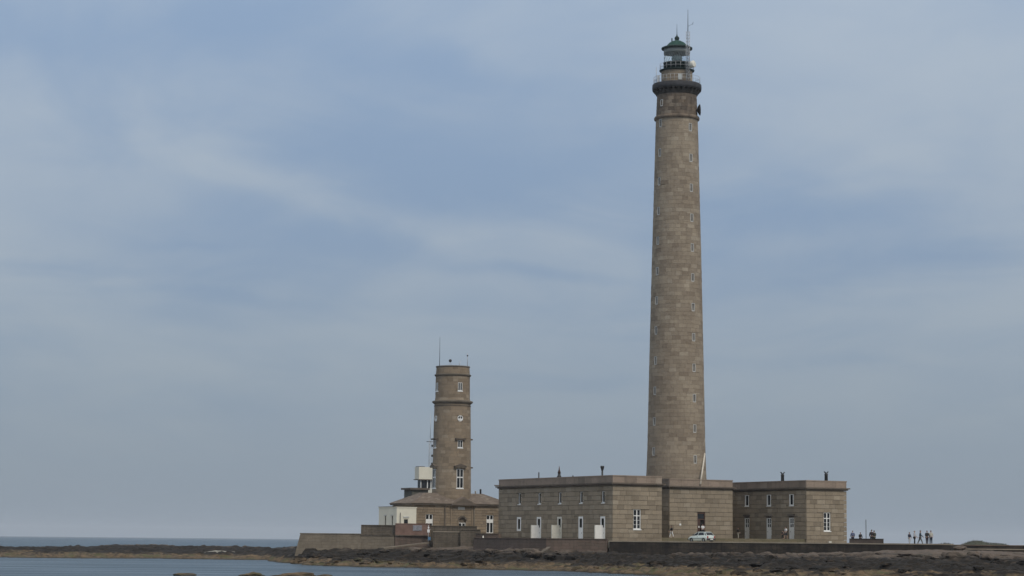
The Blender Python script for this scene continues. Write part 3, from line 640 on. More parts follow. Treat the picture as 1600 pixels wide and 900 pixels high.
def tower_window(parent, r, phi, z, w, h, dep=.10):
    """thin painted frame standing in the opening cut through the stones, pane behind it"""
    e = MB(); q = .065
    e.box(-w/2, -w/2+q, -.015, dep, -h/2, h/2); e.box(w/2-q, w/2, -.015, dep, -h/2, h/2); e.box(-w/2+q, w/2-q, -.012, dep, h/2-q, h/2); e.box(-w/2+q, w/2-q, -.03, dep, -h/2, -h/2+q*1.5)
    o = e.build('window', MAT['surround'], parent); o.location = (r*math.sin(phi), -r*math.cos(phi), z); o.rotation_euler = (0, 0, phi)
    MB().box(-w/2+q, w/2-q, dep-.03, dep, -h/2+q, h/2-q).build('pane', MAT['dullpane'], o); return o
for (ph, z, hw_, hh_) in WINS: tower_window(lh, rad(z)-.03, ph, loc(z), hw_*2, hh_*2)
tower_window(lh, rad(70)+.03, R(-52), loc(69.8), .5, 1.0)
# lattice mast on the gallery
def lattice(mb, c, z0, z1, w, step=.5, r=.022):
    ps = [(c[0]+w*.577*math.cos(q), c[1]+w*.577*math.sin(q)) for q in (math.pi/2, math.pi*7/6, math.pi*11/6)]
    for x, y in ps: mb.tube([(x, y, z0), (x, y, z1)], r*1.4, 5)
    n = int((z1-z0)/step)
    for i in range(n):
        for a in range(3):
            b_ = (a+1) % 3; mb.tube([(*ps[a], z0+i*step), (*ps[b_], z0+(i+1)*step)], r, 4); mb.tube([(*ps[a], z0+(i+1)*step), (*ps[b_], z0+(i+1)*step)], r, 4)
la = MB(); mx, my = 26.14-TX, -3.0; lattice(la, (mx, my), loc(72.95), loc(80.5), .55); am = la.build('lattice_mast', MAT['galv'], lh)
MB().tube([(mx, my, loc(80.5)), (mx, my, loc(81.6)), (mx, my, loc(83.9))], [.06, .05, .025], 6).build('whip_aerial', MAT['iron'], am)
ya = MB(); ya.tube([(mx, my, loc(81.3)), (mx+.75, my-.1, loc(81.75))], .02, 5)
ya.tube([(mx+.72, my-.1, loc(81.55)), (mx+.78, my-.1, loc(82.0))], .025, 5); ya.build('side_aerial', MAT['iron'], am)
def dish(name, r, depth, mat, pos, aim, parent, label):
    prof = [(0.02, -depth), (r*.5, -depth*.72), (r*.85, -depth*.25), (r, 0), (r*1.02, .05), (r*.97, .05), (r*.8, -depth*.12), (r*.3, -depth*.6)]
    o = MB().lathe(prof, 24, cap=False).build(name, mat, parent, label=label); o.location = pos; o.rotation_euler = Vector(aim).to_track_quat('Z', 'Y').to_euler(); return o
dr_ = MB().lathe([(.1, -.45), (.50, -.45), (.52, 0), (.52, .25), (.45, .30), (.02, .32)], 20); o = dr_.build('drum_aerial', MAT['offwhite'], lh, label='white drum aerial beside the lantern')
o.location = (26.82-TX+.05, -2.9, loc(75.55)); o.rotation_euler = Vector((.75, -.6, .12)).to_track_quat('Z', 'Y').to_euler()
MB().tube([(mx, my, loc(75.5)), (26.7-TX, -2.9, loc(75.5))], .05, 5).build('aerial_arm', MAT['galv'], lh)
dish('dish_aerial', .86, .42, MAT['iron'], (27.9-TX+.15, -1.5, loc(68.85)), (1.0, .05, .05), lh, 'black dish aerial on the right of the neck')
MB().tube([(2.7, -1.3, loc(68.8)), (27.9-TX+.0, -1.5, loc(68.85))], .10, 6).build('dish_arm', MAT['iron'], lh)
bx_ = MB(); bx_.box(-3.1, -2.75, -2.0, -1.6, loc(72.96), loc(74.0)); bx_.build('equipment_box', MAT['galv'], lh)
MB().tube([(-3.2, -1.2, loc(72.96)), (-3.2, -1.2, loc(75.4))], .04, 5).build('gallery_pole', MAT['galv'], lh)
# pale pipe down the right flank
zt, zb = 17.2, 12.55
MB().tube([(28.78-TX, 332.4-TY, loc(17.1)), (27.9-TX, 329.62-TY, loc(12.45))], .13, 8).build('rain_pipe', MAT['pipe'], lh)

# ---------------------------------------------------------------- the old lighthouse and its house
OX, OY = -9.25, 355.0
ol = empty('old_lighthouse', (OX, OY, 3.5), TH, label='short old round stone lighthouse without a lantern, rising from a hip-roofed house', cat='lighthouse')
oz = lambda z: z-3.5
PO = [(10, 3.10), (14.4, 3.05), (19.5, 2.97), (25.4, 2.87), (26.2, 2.75), (29.8, 2.72), (31.4, 2.62)]
ro = lambda z: float(np.interp(z, [p[0] for p in PO], [p[1] for p in PO]))
MB().lathe([(ro(z)-.18, oz(z)) for z in np.linspace(9.5, 31.2, 12)], 48).build('tower_core', MAT['mortar'], ol)
sm_ = MB(); rn = random.Random(2); n = 44; h_ = (31.3-9.6)/n; OWIN = ((27.4, 28.7, .375), (22.6, 23.5, .47), (18.45, 19.6, .42), (12.1, 15.1, .57))
for i in range(n):
    z0 = 9.6+i*h_; r1 = ro(z0); off = rn.random(); jt = [rn.uniform(-.2, .2) for _ in range(18)]; jt.append(jt[0])
    for j in range(18):
        a0 = off+(j+jt[j])*2*math.pi/18; a1 = off+(j+1+jt[j+1])*2*math.pi/18
        for (p0_, p1_, q0_, q1_) in cut((a0*r1, a1*r1, z0, z0+h_), [((ph+w_*2*math.pi)*r1-hw_, (ph+w_*2*math.pi)*r1+hw_, za_, zb_) for ph in (R(-1.5), R(-93)) for (za_, zb_, hw_) in OWIN if za_ < z0+h_ and zb_ > z0 for w_ in (-1, 0, 1)]):
            curved_stone(sm_, r1-.2, r1+rn.uniform(-.006, .006), p0_/r1+.003, p1_/r1-.003, oz(q0_)+.009, oz(q1_)-.009, 3, max(0, r1-ro(q1_)))
sm_.build('tower_stones', MAT['old'], ol, kind='stuff')
def oring(name, prof, mat='cornice'): return MB().lathe([(r_, oz(z)) for r_, z in prof], 56, cap=False).build(name, MAT[mat], ol)
oring('cornice', [(2.8, 25.35), (3.0, 25.45), (3.22, 25.62), (3.24, 25.82), (2.95, 25.92), (2.7, 26.0)])
oring('cornice', [(2.7, 29.75), (2.88, 29.85), (2.92, 30.05), (2.65, 30.15)])
oring('top_coping', [(2.55, 31.15), (2.70, 31.2), (2.72, 31.4), (2.3, 31.42)]); MB().lathe([(2.5, oz(31.1)), (2.5, oz(31.3))], 40).build('tower_deck', MAT['roofing'], ol)
oring('string_course', [(2.88, 25.0), (2.93, 25.03), (2.93, 25.12), (2.88, 25.15)])
def hood(phi, z, w=1.5, ped=False):
    h = MB(); r_ = ro(z); h.box(-w/2, w/2, -.32, .15, 0, .22)
    if ped:
        h.add([(-w/2-.1, -.36, .224), (w/2+.1, -.36, .224), (0, -.36, .62), (-w/2-.1, .3, .224), (w/2+.1, .3, .224), (0, .3, .62)], [(0, 1, 2), (5, 4, 3), (0, 2, 5, 3), (1, 4, 5, 2), (0, 3, 4, 1)])
    o = h.build('window_hood', MAT['cornice'], ol); o.location = (r_*math.sin(phi), -r_*math.cos(phi), oz(z)); o.rotation_euler = (0, 0, phi)
def ow(phi, z0, z1, w, rnd_=False):
    r_ = ro((z0+z1)/2); h = z1-z0; e = MB(); q = .07
    if rnd_:
        for j in range(16):
            a = 2*math.pi*j/16; b_ = 2*math.pi*(j+1)/16; R1, R2 = w/2, w/2-.10
            e.add([(R1*math.cos(a), -.10, R1*math.sin(a)), (R1*math.cos(b_), -.10, R1*math.sin(b_)), (R2*math.cos(b_), -.10, R2*math.sin(b_)), (R2*math.cos(a), -.10, R2*math.sin(a)),
                   (R1*math.cos(a), .1, R1*math.sin(a)), (R1*math.cos(b_), .1, R1*math.sin(b_)), (R2*math.cos(b_), .1, R2*math.sin(b_)), (R2*math.cos(a), .1, R2*math.sin(a))], [(0, 1, 2, 3), (0, 4, 5, 1), (3, 2, 6, 7)])
        e.box(-.05, .05, -.09, 0, -w/2+.1, w/2-.1); e.box(-w/2+.1, w/2-.1, -.08, 0, -.27, -.03)
    else:
        e.box(-w/2, -w/2+q, -.08, .1, -h/2, h/2); e.box(w/2-q, w/2, -.08, .1, -h/2, h/2); e.box(-w/2+q, w/2-q, -.08, .1, h/2-q, h/2); e.box(-w/2+q, w/2-q, -.08, .1, -h/2, -h/2+q); e.box(-.045, .045, -.07, .1, -h/2+q, h/2-q)
        e.box(-w/2-.08, w/2+.08, -.16, .1, -h/2-.14, -h/2-.003)
        if h > 2: e.box(-w/2+q, w/2-q, -.07, .1, .1, .28)
    r_ -= .12; o = e.build('window', MAT['white'], ol); o.location = (r_*math.sin(phi), -r_*math.cos(phi), oz((z0+z1)/2)); o.rotation_euler = (0, 0, phi)
    g = MB()
    if rnd_: g.lathe([(w/2-.1, -.02), (w/2-.1, 0)], 16); p_ = g.build('pane', MAT['glass'], o); p_.rotation_euler = (math.pi/2, 0, 0); p_.location = (0, -.02, 0)
    else: g.box(-w/2+q, w/2-q, -.03, 0, -h/2+q, h/2-q); g.build('pane', MAT['glass'], o)
for ph in (R(-1.5), R(-93)):
    ow(ph, 27.4, 28.7, .75); ow(ph, 22.6, 23.5, .95, True); hood(ph, 19.7, 1.75); ow(ph, 18.45, 19.6, .85); hood(ph, 15.3, 1.95, True); ow(ph, 12.1, 15.1, 1.15)
hood(R(88), 19.75, 1.5); hood(R(88), 15.3, 1.5)
# house round its foot (local x along the front, y backwards)
HW, HD = 8.5, 3.7
hs = MB(); rn = random.Random(9)
cols_ = [(-5.7, .62, 5.6, 7.95), (0.05, .62, 4.2, 7.6), (5.0, .62, 5.15, 7.95)]
ops_h = [(c-w, c+w, oz(a), oz(b_)) for c, w, a, b_ in cols_]
stones_face(ol, 'u', -HD, -1, courses(-HW, HW, oz(3.6), oz(9.35), ops_h, w=.95, seed=21, ch=.42), [0], hs, rn)
stones_face(ol, 'v', -HW, -1, courses(-HD+.3, HD, oz(3.6), oz(9.35), [], w=.95, seed=22, ch=.42), [0], hs, rn)
stones_face(ol, 'v', HW, 1, courses(-HD+.3, HD, oz(3.6), oz(9.35), [], w=.95, seed=23, ch=.42), [0], hs, rn)
hs.build('house_stones', MAT['old'], ol, kind='stuff')
MB().box(-HW+.3, HW-.3, -HD+.3, HD, oz(3.4), oz(9.4)).build('house_core', MAT['mortar'], ol)
MB().box(-HW-.3, HW+.3, -HD-.3, HD+.3, oz(9.36), oz(9.62)).build('house_cornice', MAT['cornice'], ol)
# hipped roof in slate courses
rf = MB(); e_, z0, z1 = .42, 9.63, 11.3; RX, RY = 5.2, .9
lay = 12
for i in range(lay):
    f0, f1 = i/lay, (i+1)/lay
    x0, y0 = (HW+e_)*(1-f0)+RX*f0, (HD+e_)*(1-f0)+RY*f0; x1, y1 = (HW+e_)*(1-f1)+RX*f1, (HD+e_)*(1-f1)+RY*f1
    za, zb = oz(z0+(z1-z0)*f0), oz(z0+(z1-z0)*f1)+.03
    for (p, q_, r_, s_) in (((-x0, -y0), (x0, -y0), (x1, -y1), (-x1, -y1)), ((x0, -y0), (x0, y0), (x1, y1), (x1, -y1)), ((x0, y0), (-x0, y0), (-x1, y1), (x1, y1)), ((-x0, y0), (-x0, -y0), (-x1, -y1), (-x1, y1))):
        n_ = max(1, int(math.dist(p, q_)/.5))
        for j in range(n_):
            a, b_ = j/n_, (j+1)/n_; L_ = lambda u_, v_, t_: (u_[0]+(v_[0]-u_[0])*t_, u_[1]+(v_[1]-u_[1])*t_)
            A_, B_, C_, D_ = L_(p, q_, a), L_(p, q_, b_), L_(s_, r_, b_), L_(s_, r_, a); dz_ = random.uniform(0, .012)
            rf.add([(*A_, za+.03+dz_), (*B_, za+.03+dz_), (*C_, zb+dz_), (*D_, zb+dz_), (*A_, za-.02), (*B_, za-.02)], [(0, 1, 2, 3), (4, 5, 1, 0)])
rf.build('roof_slates', MAT['tiles'], ol, kind='stuff')
MB().add([(-HW-e_, -HD-e_, oz(z0)-.02), (HW+e_, -HD-e_, oz(z0)-.02), (HW+e_, HD+e_, oz(z0)-.02), (-HW-e_, HD+e_, oz(z0)-.02), (-RX, -RY, oz(z1)), (RX, -RY, oz(z1)), (RX, RY, oz(z1)), (-RX, RY, oz(z1))],
    [(3, 2, 1, 0), (4, 5, 6, 7), (0, 1, 5, 4), (1, 2, 6, 5), (2, 3, 7, 6), (3, 0, 4, 7)]).build('roof_deck', MAT['mortar'], ol)
# central bay with pediment, arched door, pilasters
pd = MB(); y0 = -HD-.62; pd.add([(-2.1, y0, oz(9.62)), (2.2, y0, oz(9.62)), (.05, y0, oz(10.75)), (-2.1, -1.5, oz(9.62)), (2.2, -1.5, oz(9.62)), (.05, -1.5, oz(10.75))], [(0, 1, 2), (0, 2, 5, 3), (1, 4, 5, 2), (5, 4, 3), (0, 3, 4, 1)]); pd.build('pediment', MAT['tiles'], ol)
MB().add([(-1.5, y0-.012, oz(9.74)), (1.6, y0-.012, oz(9.74)), (.05, y0-.012, oz(10.5)), (-1.5, y0, oz(9.74)), (1.6, y0, oz(9.74)), (.05, y0, oz(10.5))], [(0, 1, 2), (0, 2, 5, 3), (1, 4, 5, 2), (0, 3, 4, 1)]).build('tympanum', MAT['cornice'], ol)
MB().box(-2.2, 2.3, y0-.04, -HD-.31, oz(9.38), oz(9.61)).build('pediment_base', MAT['cornice'], ol)
for x in (-1.95, -3.05, 1.75, 2.1): MB().box(x-.10, x+.10, -HD-.12, -HD-.025, oz(3.7), oz(9.35)).build('pilaster', MAT['old'] if x in (-1.95, 1.75) else MAT['cornice'], ol)
MB().box(-.75, .45, -HD-.06, -HD-.025, oz(8.75), oz(9.15)).build('name_plaque', MAT['surround'], ol)
def hw(c, w, a, b_, dark_top=False, arch=False, band=None):
    e = MB(); f0, f1 = -HD+.12, -HD+.2; q = .09
    e.box(c-w, c-w+q, f0, f1, oz(a), oz(b_)); e.box(c+w-q, c+w, f0, f1, oz(a), oz(b_)); e.box(c-.07, c+.07, f0-.01, f1, oz(a), oz(b_)); e.box(c-w+q, c+w-q, f0, f1, oz(b_)-q, oz(b_)); e.box(c-w+q, c+w-q, f0, f1, oz(a), oz(a)+q)
    if band: e.box(c-w+.02, c+w-.02, f0-.05, f0-.012, oz(band[0]), oz(band[1]))
    o = e.build('window', MAT['white'], ol); MB().box(c-w, c+w, -HD+.24, -HD+.26, oz(a), oz(b_)).build('pane', MAT['glass'], o); return o
hw(-5.7, .62, 5.6, 7.95, band=(6.55, 7.2)); o = hw(5.0, .62, 5.15, 7.95, band=(6.75, 7.3)); MB().box(4.75, 6.0, -HD-.3, -HD-.03, oz(4.75), oz(5.1)).build('sill', MAT['white'], o)
hw(.05, .62, 4.2, 6.7)
ar = MB()
for j in range(10):
    a = math.pi*j/10; b_ = math.pi*(j+1)/10; R1, R2 = .85, .62; zc_ = oz(6.95)
    vs = [(.05+r_*math.cos(q_), y_, zc_+r_*math.sin(q_)) for y_ in (-HD-.09, -HD-.02) for r_, q_ in ((R1, a), (R1, b_), (R2, b_), (R2, a))]
    ar.add(vs, [(3, 2, 1, 0), (0, 1, 5, 4), (2, 3, 7, 6)])
ar.build('door_arch', MAT['cornice'], ol)
for s_ in (-1, 1): MB().box(.05+s_*.74-.11, .05+s_*.74+.11, -HD-.09, -HD-.022, oz(4.1), oz(6.94)).build('door_jamb', MAT['old'], ol)
MB().lathe([(.16, 0), (.15, .6), (.2, .62), (.1, .8)], 8, (5.0, -.4)).build('chimney', MAT['iron'], ol, loc=(0, 0, oz(11.3)))
MB().lathe([(.12, 0), (.12, .45), (.15, .5)], 8, (4.1, -.4)).build('chimney', MAT['offwhite'], ol, loc=(0, 0, oz(11.3)))
# aerials on the tower top; local coordinates: undo the frame rotation for the two masts
def lo(dx, dy): v = Matrix.Rotation(-TH, 2) @ Vector((dx, dy)); return v.x, v.y
x, y = lo(-2.1, -1.0); MB().tube([(x, y, oz(31.3)), (x, y, oz(33)), (x, y, oz(36.0))], [.05, .04, .02], 6).build('whip_aerial', MAT['iron'], ol)
x, y = lo(2.3, -.6); o = MB().tube([(x, y, oz(31.3)), (x, y, oz(33.5))], .045, 6).build('aerial_pole', MAT['galv'], ol); MB().ball((x, y, oz(33.1)), .13).build('aerial_head', MAT['iron'], o)
x, y = lo(-.4, -1.5); o = MB().tube([(x-.3, y, oz(31.3)), (x, y, oz(32.0)), (x+.3, y, oz(31.3))], .04, 5).build('lamp_stand', MAT['galv'], ol); MB().ball((x, y, oz(32.2)), .25).build('signal_lamp', MAT['iron'], o)
x, y = lo(1.1, -1.5); MB().tube([(x-.15, y, oz(31.3)), (x+.1, y, oz(32.2))], .04, 5).build('small_aerial', MAT['galv'], ol)

WS = 1.053
# ---------------------------------------------------------------- signal station (white watch room) and white annexe
ct = empty('watch_room', (-15.15, 380.0, 3.5), TH, label='white flat-topped watch room with a band of dark windows behind the house roof', cat='watch tower')
MB().box(-.3, 3.4, .0, 1.5, oz(13.68), oz(15.65)).build('roof_box', MAT['cream'], ct)
MB().box(-.45, 3.5, -.15, 1.65, oz(13.55), oz(13.677)).build('roof_lip', MAT['cornice'], ct)
MB().box(-.1, .9, .3, 1.6, oz(15.653), oz(15.75)).build('roof_hatch', MAT['iron'], ct)
gwin = MB(); gwin.box(.2, 3.2, .25, 1.4, oz(12.25), oz(13.55)); wb = gwin.build('window_band', MAT['glass'], ct)
for u in (.2, 1.35, 2.0, 3.2): MB().box(u-.07, u+.07, .18, .26, oz(12.25), oz(13.55)).build('mullion', MAT['white'], wb)
MB().box(.12, .26, .18, .30, oz(12.25), oz(13.55)).build('mullion', MAT['white'], wb)
MB().box(-2.4, 1.1, -1.2, 2.2, oz(11.95), oz(12.24)).build('balcony_deck', MAT['cornice'], ct)
MB().box(-1.9, 1.0, -.8, 2.0, oz(9.0), oz(11.948)).build('lower_room', plain('grey_render', (.10, .10, .085), .9), ct)
MB().box(1.15, 3.2, -.5, 1.8, oz(3.6), oz(12.248)).build('stair_shaft', MAT['offwhite'], ct)
MB().box(-1.6, 1.14, -.3, 1.8, oz(3.6), oz(8.99)).build('base_room', MAT['offwhite'], ct)
lm = MB(); lattice(lm, (1.9, .5), oz(15.66), oz(20.2), .55, .6, .02); mastp = lm.build('lattice_mast', MAT['galv'], ct)
MB().tube([(1.9, .5, oz(20.2)), (1.9, .5, oz(24.2))], [.045, .025], 5).build('whip_aerial', MAT['galv'], mastp)
MB().tube([(1.2, .4, oz(19.75)), (2.7, .6, oz(19.75))], .05, 5).build('cross_arm', MAT['iron'], mastp)
for z in (16.0, 17.3, 18.9): MB().lathe([(.05, 0), (.15, .1), (.15, .3), (.05, .4)], 8, (2.15, .25)).build('insulator', MAT['iron'], mastp, loc=(0, 0, oz(z)))


ct.scale = (WS, WS, WS); ct.location.z = 4.0-(4.0-3.5)*WS
an = empty('white_annexe', (-17.28, 344.0, 3.6), TH, label='low white flat-roofed annexe in front of the old lighthouse', cat='building')
az = lambda z: z-3.6
def shell(parent, u0, u1, v0, v1, z0, z1, front, side, mat):
    s = MB()
    for (a, b_, c, d_) in cut((u0, u1, z0, z1), front): s.box(a, b_, v0, v0+.25, c, d_)
    for (a, b_, c, d_) in cut((v0+.25, v1, z0, z1), side): s.box(u0, u0+.25, a, b_, c, d_)
    s.box(u1-.25, u1, v0+.25, v1, z0, z1); s.box(u0+.25, u1-.25, v1-.25, v1, z0, z1); return s.build('walls', mat, parent)
shell(an, 0, 3.35, 0, 6.3, az(3.5), az(8.85), [(1.25, 1.95, az(5.9), az(7.1))], [(1.3, 1.75, az(5.8), az(7.6)), (3.7, 4.15, az(5.8), az(7.6))], MAT['cream'])
for bx in ((1.25, 1.95, .13, .16, az(5.9), az(7.1)),): MB().box(*bx).build('window', MAT['glass'], an)
for v in (1.3, 3.7): MB().box(.13, .16, v, v+.45, az(5.8), az(7.6)).build('window', MAT['glass'], an)
for v in (1.15, 3.55): MB().box(-.12, -.003, v, v+.75, az(7.62), az(7.78)).build('lintel', MAT['surround'], an)
MB().box(1.1, 2.1, -.12, -.003, az(7.35), az(7.55)).build('lintel', MAT['surround'], an)
MB().box(-.08, 3.43, -.08, 6.38, az(8.852), az(8.98)).build('roof', MAT['cream'], an)
MB().box(-.1, .15, .1, 6.3, az(8.984), az(9.06)).build('roof_edge', MAT['cornice'], an)
MB().tube([(.55, -.15, az(4)), (.55, -.15, az(8.1))], .05, 6).build('drain_pipe', MAT['iron'], an)

# ---------------------------------------------------------------- quay walls in front of the old lighthouse
strip_wall('bastion_wall', [(-31.4, 352), (-31.4, 338.1), (-22.2, 337.7)], 1.2, 4.70, 1.2, MAT['tanwall'], .95, .14, MAT['tanwall'], label='lowest tan stone quay wall, end of the row at the left over the sea', cat='wall')
MB().prism([(-31, 337.9+.9), (-22.2, 338.6), (-22.2, 352), (-31, 352)], 2.0, 4.66).build('quay_paving', MAT['gravel'], kind='structure')
strip_wall('quay_wall', [(-22.35, 337.6), (-17.2, 337.2)], 1.2, 4.55, 1.0, MAT['tanwall'], .35, .14, MAT['brownwall'], label='grey quay wall carrying a set-back dark parapet beside the red wall', cat='wall')
strip_wall('quay_parapet', [(-22.3, 338.1), (-17.15, 337.7)], 4.692, 6.02, .5, MAT['brownwall'], .05, .14, MAT['brownwall'], label='dark parapet wall standing on the quay wall left of the red wall', cat='wall')
rw = strip_wall('red_wall', [(-17.12, 337.0), (-11.9, 337.2)], 1.2, 6.3, .6, MAT['redwall'], .1, .12, MAT['redrender'], label='reddish rendered yard wall in front of the white annexe with grey patches', cat='wall')
MB().box(2.65, 4.0, -.16, -.05, 4.15, 4.95).build('grey_patch', plain('grey_patch_paint', (.24, .24, .26), .8, var=.3, sc=3), rw)
MB().box(.02, 5.18, -.2, -.03, 3.35, 3.47).build('ledge', MAT['brownwall'], rw); MB().box(.02, 5.18, -.08, -.045, 3.475, 5.05).build('render_panel', MAT['redrender'], rw)
strip_wall('yard_wall', [(-11.85, 337.5), (-4.9, 337.9)], 1.2, 6.0, .6, MAT['brownwall'], .1, .14, MAT['brownwall'], label='brown yard wall below the arched door of the old house', cat='wall')
strip_wall('lower_wall', [(-11.4, 335.6), (-7.4, 335.8)], 1.2, 5.15, .5, MAT['brownwall'], .1, .12, MAT['coping'], label='lower grey brown wall with pale coping before the yard wall', cat='wall')
strip_wall('middle_wall', [(-7.3, 335.2), (-4.4, 335.0)], 1.2, 5.5, 1.2, MAT['brownwall'], .1, .1, MAT['brownwall'], label='short blocky wall piece right of the wall with pale coping', cat='wall')
strip_wall('small_red_wall', [(-5.0, 334.2), (-1.6, 331.0)], 1.2, 4.95, .5, MAT['redwall'], .05, .08, MAT['brownwall'], label='small red wall between the old house and the long station wing', cat='wall')
strip_wall('terrace_wall', [(-5.2, 329.5), (1.0, 311.5), (5.0, 304.8), (13.1, 302.6)], 1.0, 4.28, .6, MAT['redwall'], .25, .10, MAT['redwall'], label='low reddish wall along the foot of the long station wing', cat='wall')
g = [(-4.6, 330), (1.4, 311.9), (5.3, 305.3), (13.2, 303.1), (14.0, 311.8), (-1.5, 340), (-4, 345)]
MB().prism(g, 3.0, 4.05).build('side_terrace', MAT['gravel'], kind='structure')
g = [(-17, 337.9), (-5, 338.4), (-4.6, 331), (-1.6, 334), (-1.5, 345), (0, 372), (-22, 372), (-22, 345)]
MB().prism(g, 2.4, 3.98).build('house_yard', MAT['gravel'], kind='structure')
# ramps on the rocks
def ramp_(name, pts, w, th, mat, **k):
    mb = MB(); n = len(pts)
    for j in range(n-1):
        a, b_ = Vector(pts[j]), Vector(pts[j+1]); d = (b_-a); d.z = 0; d.normalize(); nn = Vector((-d.y, d.x, 0))*w/2; dn = Vector((0, 0, -th))
        vs = [a-nn, b_-nn, b_+nn, a+nn, a-nn+dn, b_-nn+dn, b_+nn+dn, a+nn+dn]; mb.add(vs, [(0, 1, 2, 3), (0, 4, 5, 1), (3, 2, 6, 7), (1, 5, 6, 2), (0, 3, 7, 4), (4, 7, 6, 5)])
    o = mb.build(name, mat); return tag(o, **k)
ramp_('slipway', [(-18.6, 328.5, 2.80), (-12.2, 333.2, 3.62)], 1.2, .16, MAT['tanwall'], label='pale sloping slipway climbing to the foot of the red wall', cat='slipway')
ramp_('stone_ramp', [(1.9, 290.3, 1.12), (5.3, 300.5, 3.25)], .5, .22, MAT['brownwall'], label='narrow pale stone ramp running down the rocks below the station wing', cat='ramp')
ramp_('sand_patch', [(-53.5, 396, 1.45), (-51.5, 396.5, 1.8), (-48.3, 397, 1.6)], 2.2, 1.0, plain('shell_sand', (.40, .39, .34), .9, var=.3, sc=1.2), label='patch of pale shell sand on the low rocks at the left', cat='sand patch')  # pale shell sand on the rocks, modelled as a short raised strip
# sign post at the yard corner
sp = empty('sign_post', (-12.1, 335.9, 3.2), label='thin post with a white lamp and small blue sign at the yard wall corner', cat='sign')
MB().tube([(0, 0, 0), (0, 0, 3.0)], .05, 6).build('post', MAT['galv'], sp); MB().box(-.18, .18, -.12, .1, 1.9, 2.35).build('lamp_box', MAT['white'], sp); MB().box(-.10, .12, -.08, .06, 2.5, 2.72).build('lamp_top', MAT['white'], sp)
MB().box(-.05, .35, -.08, -.04, .75, 1.25).build('sign_panel', plain('blue_sign', (.08, .17, .28), .5), sp)
cn = MB(); cn.box(-.22, .22, -.2, .2, 0, .12); cn.lathe([(.2, .12), (.12, .45), (.05, .7)], 10); cn.build('marker_buoy', MAT['offwhite'], loc=(-3.9, 332.4, 4.0)); 
tag(bpy.data.objects['marker_buoy'], 'small pale cone standing by the small red wall', 'marker')

# ---------------------------------------------------------------- right-hand end: low wall, causeway, dune
lw = strip_wall('low_wall', [(45.6, 302.0), (50.1, 301.9)], 3.8, 4.66, .6, plain('dark_low_wall', (.055, .042, .036), .9, var=.3), 0, .08, MAT['seawall'], label='low dark wall right of the station building with people behind it', cat='wall')
pst = MB().tube([(48.25, 305, 4.0), (48.25, 305, 7.3)], .045, 6).build('pole', MAT['iron'], label='thin dark pole standing behind the low dark wall', cat='pole')
strip_wall('causeway_wall', [(56.4, 299), (74, 298.4), (122, 298.5)], 2.0, 3.93, .8, MAT['seawall'], .1, .12, MAT['redwall'], label='dark causeway wall running off to the right behind the granite slabs', cat='wall')
strip_wall('causeway_ledge', [(59.0, 297.2), (74, 296.6), (122, 296.7)], 1.8, 3.42, 1.0, MAT['seawall'], .15, .14, MAT['coping'], label='pale-topped ledge at the foot of the causeway wall at far right', cat='ledge')
dn = []; nxg, nyg = 60, 16; vs = []; 
for j in range(nyg+1):
    for i in range(nxg+1):
        x = 66.5+i*.22*1.0; y = 344+j*.9; sx = math.exp(-((x-72.7)/1.7)**2)*.85+math.exp(-((x-68.0)/1.3)**2)*.38+math.exp(-((x-76.0)/1.8)**2)*.42
        vs.append((x, y, 4.0-.15+sx*math.sin(math.pi*j/nyg)*(1+.15*(random.random()-.5))))
fs = [(j*(nxg+1)+i, j*(nxg+1)+i+1, (j+1)*(nxg+1)+i+1, (j+1)*(nxg+1)+i) for j in range(nyg) for i in range(nxg)]
MAT['turf'] = plain('dune_turf', (.042, .044, .024), .95, var=.5, sc=1.2)
MB().add(vs, fs, True).build('grassy_dune', MAT['turf'], kind='structure')
gr = MB(); rn = random.Random(4)
for i in range(1600):
    v = vs[rn.randrange(len(vs))]
    if v[2] < 4.1: continue
    x, y, z = v[0]+rn.uniform(-.1, .1), v[1]+rn.uniform(-.4, .4), v[2]-.03; a = rn.uniform(0, 6.28); h = rn.uniform(.12, .28)
    gr.add([(x-.03*math.cos(a), y-.03*math.sin(a), z), (x+.03*math.cos(a), y+.03*math.sin(a), z), (x+rn.uniform(-.08, .08), y, z+h)], [(0, 1, 2)])
gr.build('dune_grass', MAT['turf'], kind='stuff')

# ---------------------------------------------------------------- boulders and islets
def rock_mesh(seed, flat=.6, n=3, name='boulder'):
    bm = bmesh.new(); bmesh.ops.create_icosphere(bm, subdivisions=n, radius=1.0); rn = random.Random(seed)
    planes = [(Vector((rn.gauss(0, 1), rn.gauss(0, 1), rn.gauss(0, 1)*.8)).normalized(), rn.uniform(.55, .9)) for _ in range(13)]
    for v in bm.verts:
        for nrm, d in planes:
            e = v.co.dot(nrm)-d
            if e > 0: v.co -= nrm*e*.92
        v.co += v.co.normalized()*(mnoise.fractal(v.co*1.7+Vector((seed*3.1, 0, 0)), 1.0, 2.1, 4)*.24+rn.uniform(-.02, .02)); v.co.z *= flat
    me = bpy.data.meshes.new(name); bm.to_mesh(me); bm.free(); me.materials.append(MAT['rock']); return me
protos = [rock_mesh(i, random.Random(i).uniform(.4, .62), 3) for i in range(8)]
def put_rock(me, x, y, z, s, rz, **k):
    o = link(k.pop('name', 'boulder'), me, None, loc=(x, y, z), rz=rz); o.scale = s; return tag(o, **k)
